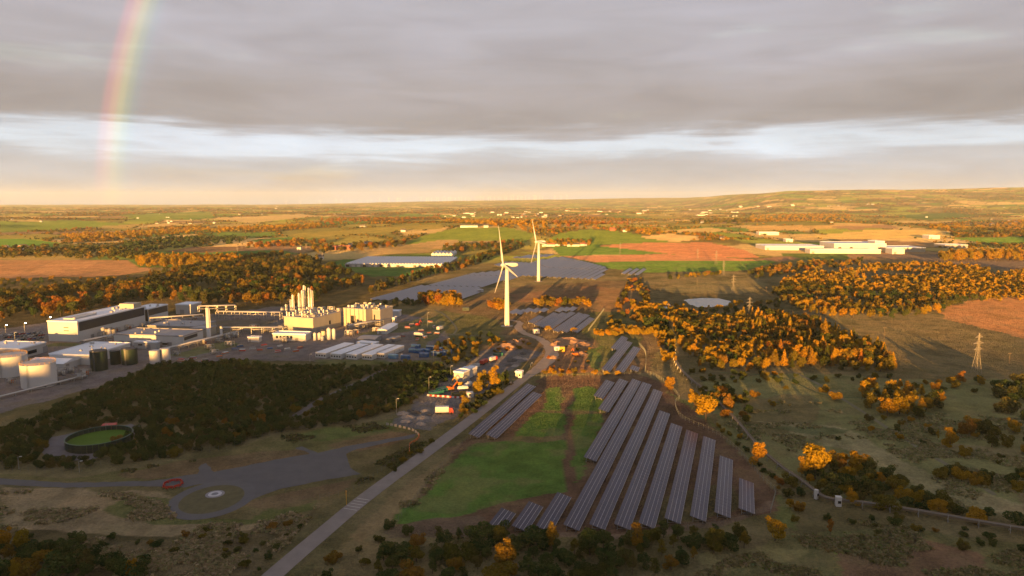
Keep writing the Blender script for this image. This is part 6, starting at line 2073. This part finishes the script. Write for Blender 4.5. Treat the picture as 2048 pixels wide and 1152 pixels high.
z7 = lambda x, y: (950 + x / 3.292, 740 + y / 3.292)
z4 = lambda x, y: (760 + x / 4, 640 + y / 4)
z3 = lambda x, y: (800 + x / 4, 400 + y / 4)
for k, (nl, fl, lb) in enumerate((
        (z4(710, 908), z4(1175, 503), 'solar table nearest the road, left of the green field'),
        (z4(840, 915), z4(1225, 573), 'second solar table from the road, left of the green field'),
        (z7(80, 1020), z7(170, 910), 'smallest solar table at the near left end of the field'),
        (z7(245, 1022), z7(355, 855), 'second small solar table from the near left end'),
        (z7(405, 1025), z7(535, 805), 'third small solar table, left of the long rows'),
        (z7(780, 168), z7(860, 62), 'shortest solar table at the far side of the field'),
        (z7(810, 255), z7(950, 53), 'second shortest solar table at the far side of the field'),
        (z7(710, 570), z7(1040, 55), 'solar table ending halfway down the field, third from the far left'),
        (z7(565, 1012), z7(1110, 80), 'longest solar table, leftmost of those running the whole field'),
        (z7(735, 1008), z7(1185, 122), 'second long solar table reaching the near end of the field'),
        (z7(900, 1008), z7(1225, 260), 'third long solar table reaching the near end of the field'),
        (z7(1065, 1002), z7(1300, 343), 'fourth long solar table reaching the near end of the field'),
        (z7(1235, 970), z7(1400, 392), 'fourth solar table from the right end of the field'),
        (z7(1405, 955), z7(1510, 438), 'third solar table from the right end of the field'),
        (z7(1570, 932), z7(1615, 562), 'second solar table from the right end of the field'),
        (z7(1733, 908), z7(1740, 710), 'short rightmost solar table by the fence'))):
    table_px(nl, fl, lb, True, 'solar tables of the near field', k * 1.3)
for nl, fl, lb in ((z4(1840, 222), z4(1935, 128), 'upper short solar table left of the two longer ones above the gate'), (z4(1775, 392), z4(1960, 163), 'left long solar table above the field gate'),
                   (z4(1870, 398), z4(2040, 208), 'right long solar table above the field gate'), (z4(1985, 390), z4(2022, 362), 'tiny solar table at the foot of the right upper row')):
    table_px(nl, fl, lb, True, 'solar tables above the gate')
for k, (nl, fl) in enumerate((((1055, 643), (1078, 630)), ((1066, 648), (1108, 624)), ((1080, 652), (1122, 624)), ((1094, 656), (1136, 622)), ((1109, 660), (1153, 624)), ((1125, 661), (1166, 627)), ((1141, 661), (1180, 634)))):
    table_px(nl, fl, ['leftmost', 'second', 'third', 'fourth', 'fifth', 'sixth', 'rightmost'][k] + ' solar table of the middle array behind the turbine', True, 'solar tables of the middle array')
for k, (nl, fl) in enumerate((((1018, 625), (1030, 617)), ((1032, 626), (1044, 618)), ((1044, 622), (1058, 615)), ((1062, 622), (1074, 615)), ((1078, 621), (1088, 615)), ((1110, 621), (1122, 613)), ((1122, 620), (1134, 613)), ((1135, 619), (1146, 612)))):
    table_px(nl, fl, ['first', 'second', 'third', 'fourth', 'fifth', 'sixth', 'seventh', 'eighth'][k] + ' short solar table from the left in the zigzag row behind the turbine foot', False, 'zigzag row of short solar tables')


def array(poly, pitch, label, group, skipm=None):
    """rows of tables filling an outline given in pixels"""
    g = [G(*q) for q in poly]
    d = np.array([math.sin(ROWAZ), math.cos(ROWAZ)])
    nrm = np.array([d[1], -d[0]])
    P_ = np.array([(q.x, q.y) for q in g])
    s = P_ @ nrm
    cnt = 0
    for o in np.arange(s.min() + pitch * .5, s.max(), pitch):
        ts = []
        for i in range(len(P_)):
            a, b = P_[i], P_[(i + 1) % len(P_)]
            sa, sb = a @ nrm - o, b @ nrm - o
            if sa * sb < 0:
                f = sa / (sa - sb)
                ts.append((a + (b - a) * f) @ d)
        ts.sort()
        for i in range(0, len(ts) - 1, 2):
            L = ts[i + 1] - ts[i]
            t0 = ts[i]
            while L > 6:
                seg = min(L, 120)
                p = nrm * o + d * t0
                table(Vector((p[0], p[1], float(terrain(p[0], p[1])))), seg - 1.5, label, group, False)
                cnt += 1
                t0 += seg
                L -= seg
    return cnt


c1 = array([(738, 601), (800, 583), (870, 567), (935, 549), (1000, 543), (1064, 544), (1045, 552), (1010, 562), (952, 577), (965, 581), (925, 599), (890, 606), (840, 604)], 7.3, 'lilac grey solar table in the wide sheet left of the turbines', 'wide sheet of solar tables')
c2 = array([(985, 531), (1018, 524), (1055, 527), (1080, 521), (1118, 514), (1165, 524), (1212, 536), (1197, 561), (1100, 556), (1040, 553), (1020, 541)], 8.6, 'solar table in the broad array round the farther turbine', 'broad array round the farther turbine')
c3 = array([(1020, 517), (1055, 511), (1110, 509), (1100, 513), (1060, 518)], 8.6, 'solar table of the pale strip behind the farther turbine', 'pale strip behind the farther turbine')
c4 = array([(1240, 549), (1252, 539), (1288, 539), (1272, 552)], 9.5, 'solar table of the small plot beside the green strip', 'small plot beside the green strip')
print('far tables', c1, c2, c3, c4)

# ---- fences
M_fgrey = mat('fence_grey', (.10, .105, .10), .7, var=.2)
def fence(pxs, label, step=3.0, h=2.0, m=None, rails=(1.0, 1.85), pr=.04, rr=.018):
    c = smooth_path([tuple(G(*q))[:2] for q in pxs], 8) if len(pxs) > 2 else np.array([tuple(G(*q))[:2] for q in pxs])
    seg = np.linalg.norm(np.diff(c, axis=0), axis=1)
    s = np.concatenate([[0], np.cumsum(seg)])
    n = max(2, int(s[-1] / step))
    q = np.stack([np.interp(np.linspace(0, s[-1], n + 1), s, c[:, i]) for i in (0, 1)], 1)
    o = Vector((q[0][0], q[0][1], 0))
    t = thing('wire_fence', label, 'fence', o)
    m = M_fgrey if m in (None, M_steel) else m
    post = MB().bar((0, 0, -.3), (0, 0, h), pr).mesh('post', m)
    lim = 300
    for i, p in enumerate(q[:lim]):
        put('post', post, t, (p[0] - o.x, p[1] - o.y, float(terrain(p[0], p[1]))))
    for z in rails:
        rb = MB()
        for a, b in zip(q[:-1], q[1:]):
            rb.bar((a[0] - o.x, a[1] - o.y, z), (b[0] - o.x, b[1] - o.y, z), rr, n=3)
        rb.build('rail', m, t)
    # fine vertical mesh wires
    wv = MB()
    for a, b in zip(q[:-1], q[1:]):
        for f in (.2, .4, .6, .8):
            x, y = a[0] + (b[0] - a[0]) * f - o.x, a[1] + (b[1] - a[1]) * f - o.y
            wv.add([(x - .006, y, .1), (x + .006, y, .1), (x + .006, y, h - .1), (x - .006, y, h - .1)], [(0, 1, 2, 3)])
    wv.build('mesh_wires', m, t)['kind'] = 'stuff'


M_fpale = mat('pale_fence', (.22, .23, .19), .6, .2, var=.2)
fence([(1290, 745), (1325, 762), (1358, 795), (1350, 808), (1365, 838), (1430, 868), (1480, 908), (1520, 955), (1549, 984), (1548, 1000), (1541, 1026)], 'pale wire fence curving round the right side of the solar field', m=M_fpale, pr=.07, rr=.03)
fence([(1541, 1026), (1500, 1035), (1440, 1048), (1300, 1066)], 'wire fence along the near end of the long solar rows', m=M_steel)
fence([(790, 1052), (862, 960), (930, 885), (1000, 820), (1052, 765), (1062, 755)], 'wire fence between the road and the green solar field', m=M_steel)
fence([(1062, 755), (1160, 752), (1280, 750)], 'fence along the far end of the solar field', m=M_fpale, h=1.6)
fence([(1290, 745), (1292, 725), (1290, 705), (1278, 690)], 'short pale fence curving beside the upper solar rows', m=M_fpale, pr=.07, rr=.03)
fence([(1177, 662), (1208, 620)], 'straight pale fence beyond the middle array', m=M_fpale, pr=.12, rr=.09)
fence([(1270, 553), (1286, 540)], 'short pale fence beside the small solar plot', m=M_fpale, pr=.15, rr=.12)
fence([(-20, 940), (60, 945), (150, 945), (220, 930), (290, 915), (380, 906), (440, 902), (500, 885), (560, 868), (640, 858), (700, 850), (770, 838), (820, 815), (870, 776), (930, 730), (985, 690)], 'long grey mesh fence along the edge of the dark thicket', step=3.2, m=M_steel, h=2.6)
fence([(640, 1000), (700, 985), (760, 945), (820, 895), (850, 872)], 'grey mesh fence between the gravel apron and the road', m=M_steel)

# ---- pylons and poles
def lattice(h):
    """steel lattice tower: mast, three cross-arms, insulators"""
    P = {}
    def half(z):
        return np.interp(z, [0, h * .45, h * .62, h], [2.1, .85, .6, .12])
    body = MB()
    lv = [0, .14, .26, .36, .45, .53, .61, .68, .75, .82, .89, .95, 1.0]
    for a, b in zip(lv[:-1], lv[1:]):
        z0, z1 = a * h, b * h
        r0, r1 = half(z0), half(z1)
        c0_ = [(-r0, -r0, z0), (r0, -r0, z0), (r0, r0, z0), (-r0, r0, z0)]
        c1_ = [(-r1, -r1, z1), (r1, -r1, z1), (r1, r1, z1), (-r1, r1, z1)]
        for i in range(4):
            j = (i + 1) % 4
            body.bar(c0_[i], c1_[i], .075)
            body.bar(c0_[i], c1_[j], .03).bar(c0_[j], c1_[i], .03).bar(c1_[i], c1_[j], .03)
    P['mast'] = body.mesh('mast', M_pyl)
    arms, ins = [], []
    for z, L in ((.60, 3.6), (.75, 4.4), (.90, 3.2)):
        a = MB()
        r = half(z * h)
        for s in (-1, 1):
            tip = (s * L, 0, z * h)
            for y in (-r, r):
                a.bar((s * r, y, z * h), tip, .17, .13).bar((s * r, y, z * h + 1.3), tip, .13, .10)
                for f in (.33, .66):
                    x = s * (r + (L - r) * f)
                    a.bar((x, y * (1 - f), z * h), (x, y * (1 - f), z * h + 1.3 * (1 - f)), .05)
            ins.append((s * L, 0, z * h))
        arms.append(a.mesh('cross_arm', M_pyl))
    P['arms'], P['ins'] = arms, ins
    P['insulator'] = MB().rev([(.05, -1.4), (.16, -1.2), (.1, -1.0), (.16, -.8), (.1, -.6), (.16, -.4), (.05, 0)], 6).mesh('insulator', M_dark)
    return P


M_pyl = mat('pylon_steel', (.22, .20, .17), .6, .3, var=.2)
PY = lattice(25.0)


def pylon(px, py, ht, label, rz):
    p = G(px, py)
    t = thing('lattice_pylon', label, 'pylon', p, rz, 'lattice pylons', ht / 25.0)
    put('mast', PY['mast'], t)
    for a in PY['arms']:
        put('cross_arm', a, t)
    for q in PY['ins']:
        put('insulator', PY['insulator'], t, q)


for px, py, hp, rz, lb in ((1952, 747, 84, .35, 'nearest and tallest lattice pylon on the right pasture'), (1498, 638, 45, .3, 'second pylon of the right line, beside the autumn wood'), (1466, 586, 37, .3, 'third pylon of the right line, above the pond'),
                           (1447, 550, 29, .3, 'fourth pylon of the right line, on the pale grass'), (1432, 529, 28, .3, 'fifth pylon of the right line, at the green strip'), (1395, 519, 22, .3, 'pylon against the orange ploughed field'),
                           (1240, 508, 22, .3, 'pylon on the green field behind the broad array'), (475, 507, 14, .2, 'near left pylon before the brown field'), (484, 497, 15, .2, 'middle left pylon behind the near one'),
                           (491, 488, 16, .2, 'farthest of three left pylons'), (613, 500, 14, .2, 'lone pylon left of the red farmstead'), (760, 502, 13, .2, 'pylon behind the glasshouse')):
    p = G(px, py)
    pylon(px, py, hp / FPX * math.hypot(p.y, 0) * 1.0, lb, rz)


def pole(px, py, hp, label, lamp=False, arms=True, name=None, m=None, lit=False):
    p = G(px, py)
    h = hp / FPX * p.y
    t = thing(name or ('lamp_post' if lamp else 'telegraph_pole'), label, 'lamp post' if lamp else 'pole', p, .3)
    MB().bar((0, 0, -.3), (0, 0, h), .13 if not lamp else .10, .09, 6).build('post', m or (M_steel if lamp else M_wood), t)
    if lamp:
        MB().bar((0, 0, h), (.9, 0, h + .1), .06).build('bracket', M_steel, t)
        MB().box(.5, 1.3, -.2, .2, h + .02, h + .2).build('lamp_head', M_lamp if lit else M_white, t)
    elif arms:
        MB().box(-1.3, 1.3, -.08, .08, h - 1.0, h - .82).build('cross_arm', M_wood, t)
        for x in (-1.2, 0, 1.2):
            MB().bar((x, 0, h - .82), (x, 0, h - .5), .07).build('insulator', M_pale, t)
    return t


for px, py, hp, lb in ((1768, 678, 26, 'wooden pole with crossbar on the right pasture'), (1582, 632, 12, 'wooden pole at the corner of the forest'), (1558, 610, 13, 'wooden pole left of the forest edge'), (1516, 562, 14, 'wooden pole above the ponds'),
                       (1532, 585, 12, 'wooden pole between pond and forest'), (1394, 570, 12, 'twin wooden pole on the pale grass above the pond'), (1480, 532, 14, 'wooden pole at the end of the green strip'), (1491, 540, 12, 'wooden pole right of the green strip end'), (2018, 728, 25, 'thin pole near the right edge of the pasture'),
                       (1550, 550, 12, 'wooden pole before the ragged hedge'), (693, 1010, 32, 'yellow-tipped marker post beside the road markings')):
    pole(px, py, hp, lb, m=M_yellow if px == 693 else None, arms=px != 693, name='marker_post' if px == 693 else None)
for px, py, hp, lit, lb in ((100, 655, 21, True, 'lit lamp post beside the production hall'), (50, 668, 22, True, 'lit lamp post in the middle of the car park'), (12, 670, 20, True, 'lit lamp post at the left of the car park'), (31, 690, 26, False, 'lamp post before the car park'),
                            (858, 785, 32, False, 'grey lamp post behind the teal skip'), (793, 828, 32, False, 'grey lamp post at the thicket corner'), (901, 755, 24, False, 'grey lamp post left of the batching blocks'), (936, 738, 16, False, 'short lamp post by the lane end'), (950, 757, 20, False, 'lamp post beside the yard tree'),
                            (159, 945, 24, False, 'lamp post on the fence below the green round tank'), (38, 938, 26, False, 'lamp post at the left end of the thicket fence'), (620, 724, 16, False, 'lamp post at the corner of the cabin rows'), (801, 726, 18, False, 'lamp post right of the cabin rows'), (867, 722, 22, False, 'lamp post beside the blue containers'),
                            (855, 655, 30, False, 'tall lamp post on the factory side lane'), (896, 695, 18, False, 'lamp post above the scrub'), (1061, 734, 8, False, 'low post at the inside of the bend')):
    pole(px, py, hp, lb, True, lit=lit)

# ---- raised pipeline along the right heath
c = smooth_path([tuple(G(*q))[:2] for q in ((1322, 634), (1345, 690), (1352, 728), (1375, 758), (1420, 795), (1470, 845), (1516, 900), (1560, 940), (1600, 968), (1638, 998), (1662, 1008), (1690, 1011), (1760, 1020), (1860, 1036), (1960, 1054), (2070, 1072))], 8)
o = Vector((c[0][0], c[0][1], 0))
t = thing('raised_pipeline', 'long raised pipeline on trestles crossing the right heath', 'pipeline', o)
M_pl = mat('pipeline_brown', (.15, .115, .08), .7, var=.25, scale=.3)
deck, p1, p2 = MB(), MB(), MB()
for a, b in zip(c[:-1], c[1:]):
    a3, b3 = (a[0] - o.x, a[1] - o.y, 1.5), (b[0] - o.x, b[1] - o.y, 1.5)
    deck.bar(a3, b3, .45, n=4)
    nr = np.array([-(b - a)[1], (b - a)[0]])
    nr /= np.linalg.norm(nr)
    for q, s in ((p1, .35), (p2, -.35)):
        q.bar((a3[0] + nr[0] * s, a3[1] + nr[1] * s, 2.05), (b3[0] + nr[0] * s, b3[1] + nr[1] * s, 2.05), .24, n=6)
deck.build('walkway', M_pl, t)
p1.build('pipe', M_pl, t)
p2.build('pipe', mat('pipeline_grey', (.17, .15, .13), .7), t)
seg = np.linalg.norm(np.diff(c, axis=0), axis=1)
s = np.concatenate([[0], np.cumsum(seg)])
for x in np.arange(2, s[-1], 8.0):
    q = np.array([np.interp(x, s, c[:, i]) for i in (0, 1)])
    q2 = np.array([np.interp(x + .5, s, c[:, i]) for i in (0, 1)])
    dd = (q2 - q) / np.linalg.norm(q2 - q)
    nr = np.array([-dd[1], dd[0]])
    sb = MB()
    for sg in (-1.0, 1.0):
        sb.bar((q[0] - o.x + nr[0] * sg, q[1] - o.y + nr[1] * sg, -.3), (q[0] - o.x + nr[0] * sg * .6, q[1] - o.y + nr[1] * sg * .6, 2.2), .13)
    sb.bar((q[0] - o.x - nr[0], q[1] - o.y - nr[1], 1.0), (q[0] - o.x + nr[0], q[1] - o.y + nr[1], 1.0), .12)
    sb.build('trestle', M_steel, t)
cabin('valve_cabinet', 'white valve cabinet standing on the pipeline', G(1672, 1014), -.15, 1.7, 1.5, 3.2, M_white, None, False, 1)
cabin('valve_cabinet', 'small white cabinet at the pipeline elbow', G(1633, 1000), .6, 1.0, 1.0, 3.2, M_white, None, False, 1)

# ---- far buildings
GW = mat('glasshouse_glass', (.36, .36, .40), .25, var=.15, scale=.1)
a, w, d, rz = site((690, 534), (892, 535), 130, math.radians(93))
t = thing('glasshouse', 'huge multi-span glasshouse with pale glass roof', 'glasshouse', a, rz)
MB().box(0, w, 0, d, -.5, 4.2).build('wall', mat('glass_wall', (.24, .23, .24), .3, var=.2), t)
n = 34
for i in range(n):
    MB().gable(w * i / n + .05, w * (i + 1) / n - .05, 0, d, 4.21, 6.2, 'y').build('roof_bay', GW, t)
for i in range(18):
    MB().box(w * (i + .2) / 18, w * (i + .75) / 18, -.12, .02, .2, 3.4).build('glass_panel', (M_glass, M_pale, M_white)[i % 3], t)
a, w, d, rz = site((862, 514), (905, 514), 60, math.radians(93))
t = thing('glasshouse', 'smaller bright gabled glasshouse behind the huge one', 'glasshouse', a, rz)
MB().box(0, w, 0, d, -.5, 5).build('wall', M_white, t)
for i in range(6):
    MB().gable(w * i / 6 + .05, w * (i + 1) / 6 - .05, 0, d, 5.01, 8, 'y').build('roof_bay', M_white, t)
bz = math.radians(92)
for A, B, dd, hh, lb, mw in (((1530, 500), (1660, 503), 60, 7.5, 'long low left wing of the white plant in the right distance', M_white), ((1668, 502), (1770, 502), 70, 14, 'tall main block of the white plant in the right distance', M_white), ((1749, 502), (1768, 502), 30, 19, 'square tower of the white plant in the right distance', M_white),
                            ((1771, 504), (1856, 505), 60, 8, 'right wing of the white plant in the right distance', M_cream), ((1620, 507), (1765, 508), 25, 7, 'low front range of the white plant', M_white), ((1784, 508), (1815, 509), 25, 9, 'white gatehouse block before the right wing of the plant', M_white),
                            ((1858, 478), (1888, 479), 30, 8, 'white barn upslope right of the white plant', M_white), ((1890, 496), (1968, 500), 40, 6, 'long grey shed right of the white plant', M_grey), ((1518, 470), (1560, 471), 25, 7, 'long white barn on the pale fields', M_white), ((1572, 484), (1585, 484), 20, 6, 'small white house left of the plant trees', M_white)):
    building('plant_block', lb, A, B, dd, hh, mw, M_roofw, az=bz, windows=[('f', 8, hh * .3, 6, hh * .25), ('f', 30, hh * .3, 6, hh * .25)] if hh > 9 and B[0] - A[0] > 60 else (), doors=[('f', 3, 0, 5, 4)])


def cottage(px, py, w, d, h, label, group=None, m=None, roofm=None, rz=0):
    p = G(px, py)
    t = thing('farmhouse', label, 'house', p, rz, group)
    MB().box(-w / 2, w / 2, 0, d, -1.0, h).build('wall', m or M_white, t)
    r = MB().gable(-w / 2 - .3, w / 2 + .3, -.3, d + .3, h, h + d * .38, 'x').build('roof', roofm or M_slate, t)
    MB().box(w * .3, w * .3 + .9, d / 2 - .4, d / 2 + .4, h + d * .2, h + d * .38 + 1.2).build('chimney', M_conc, r)
    for x in (-w * .35, w * .2):
        MB().box(x, x + 1.2, -.1, .02, h * .35, h * .35 + 1.3).build('window', M_glass, t)
    MB().box(-.5, .5, -.1, .02, 0, 2.1).build('door', M_wood, t)


M_slate = mat('slate', (.07, .065, .07), .8, var=.3, scale=.5)
M_tile = mat('red_tile', (.26, .09, .05), .8, var=.3, scale=.5)
for k, (px, py, w_) in enumerate(((1090, 493, 12), (1102, 493, 16), (1114, 492, 14), (1128, 491, 18), (1152, 493, 14), (1166, 492, 16), (1140, 493, 11))):
    cottage(px, py, w_, 8, 4, ['leftmost', 'second', 'third', 'fourth and longest', 'sixth', 'rightmost', 'fifth and smallest'][k] + ' white cottage of the row behind the farther turbine', 'white cottages', M_white, (M_slate, M_tile)[k % 2])
for k, (px, py, w_, m_) in enumerate(((690, 499, 22, M_tile), (672, 500, 16, M_tile), (708, 494, 26, M_white), (735, 490, 16, M_white), (806, 464, 12, M_white), (725, 455, 18, M_cream), (938, 455, 46, M_white), (640, 519, 9, M_white), (972, 455, 12, M_white), (598, 500, 8, M_white), (1225, 462, 14, M_tile), (1250, 464, 10, M_white), (1405, 446, 12, M_white), (1445, 480, 12, M_white), (1985, 450, 14, M_white), (2022, 450, 12, M_white))):
    cottage(px, py, w_, 9, 5, ['long red farmhouse left of the centre fields', 'smaller red farm building beside the long red one', 'long white farm beside the red farmhouse', 'white house right of the long white farm', 'small white house above the tan field', 'cream steading in the left distance', 'long white barn on the rounded green hill',
                               'white cottage left of the glasshouse', 'white house right of the hilltop barn', 'tiny white gable by the lone pylon', 'red house on the right rounded hill', 'white house beside the red hill house', 'white house above the golden field', 'white house right of the golden field', 'white house in the far right woods', 'white house at the far right edge'][k], None, m_, M_slate if m_ is not M_tile else M_tile)
# towns of the far plain: houses of a few pixels
rgt = random.Random(21)
hm = []
for i, (w_, d_, h_, wm) in enumerate(((14, 9, 6, M_white), (24, 10, 6, M_cream), (40, 16, 8, M_white), (70, 25, 9, M_white), (12, 9, 7, M_tile), (18, 9, 5, M_pale))):
    mb = MB().box(-w_ / 2, w_ / 2, 0, d_, -4, h_)
    k0 = len(mb.f)
    mb.gable(-w_ / 2 - .3, w_ / 2 + .3, -.3, d_ + .3, h_ + .01, h_ + d_ * .3, 'x')
    me = mb.mesh('town_house', wm)
    me.materials.append(M_slate if i % 2 else M_roofg)
    for j, p in enumerate(me.polygons):
        p.material_index = 0 if j < k0 else 1
    hm.append(me)
for (x0, x1, y0, y1, n, ks, lb) in ((870, 1100, 424, 436, 60, (0, 1, 2, 2, 4), 'town house in the pale town at the centre of the plain'), (1100, 1300, 414, 432, 45, (0, 1, 2, 4), 'house of the village right of the central town'), (1330, 1480, 415, 434, 50, (0, 1, 2, 3), 'bright building of the sunlit estate under the haze glow'),
                                  (1480, 1760, 408, 416, 45, (0, 1, 2, 2), 'house of the hillside town in the right distance'), (480, 720, 412, 430, 30, (0, 1, 2), 'scattered farm building in the left centre distance'), (0, 480, 418, 452, 40, (0, 1, 5), 'scattered white house on the left plain'), (1600, 2048, 412, 448, 30, (0, 1, 5), 'scattered white house on the right slopes'),
                                  (0, 90, 492, 503, 22, (0, 4, 5), 'house of the suburb at the left edge'), (930, 975, 424, 429, 4, (3,), 'long pale works at the centre of the plain'), (1180, 1300, 420, 424, 5, (3,), 'long shed of the far village')):
    for i in range(int(n * (.6 if x0 < 1320 else .4))):
        p = G(rgt.uniform(x0, x1), rgt.uniform(y0, y1))
        o_ = put('town_house', rgt.choice([hm[q] for q in ks]), None, p, rgt.uniform(-.3, .3), rgt.uniform(.4, .8))
        tag(o_, lb, 'house', 'houses: ' + lb)
# ------------------------------------------------------------------ haze: one closed box of even air round everything
def haze():
    mb = MB().box(-21500, 21500, -2800, 22200, -120, 345)
    m = bpy.data.materials.new('haze')
    m.use_nodes = True
    N = NT(m.node_tree)
    out = N.n('ShaderNodeOutputMaterial')
    v = N.n('ShaderNodeVolumePrincipled')
    v.inputs['Color'].default_value = (.80, .92, .92, 1)
    v.inputs['Density'].default_value = 3.0e-5
    v.inputs['Anisotropy'].default_value = 0.0
    N.put(out.inputs['Volume'], v.outputs[0])
    o = mb.build('haze', m)
    o['kind'] = 'stuff'
    o['label'] = 'golden evening haze over the far country'


haze()
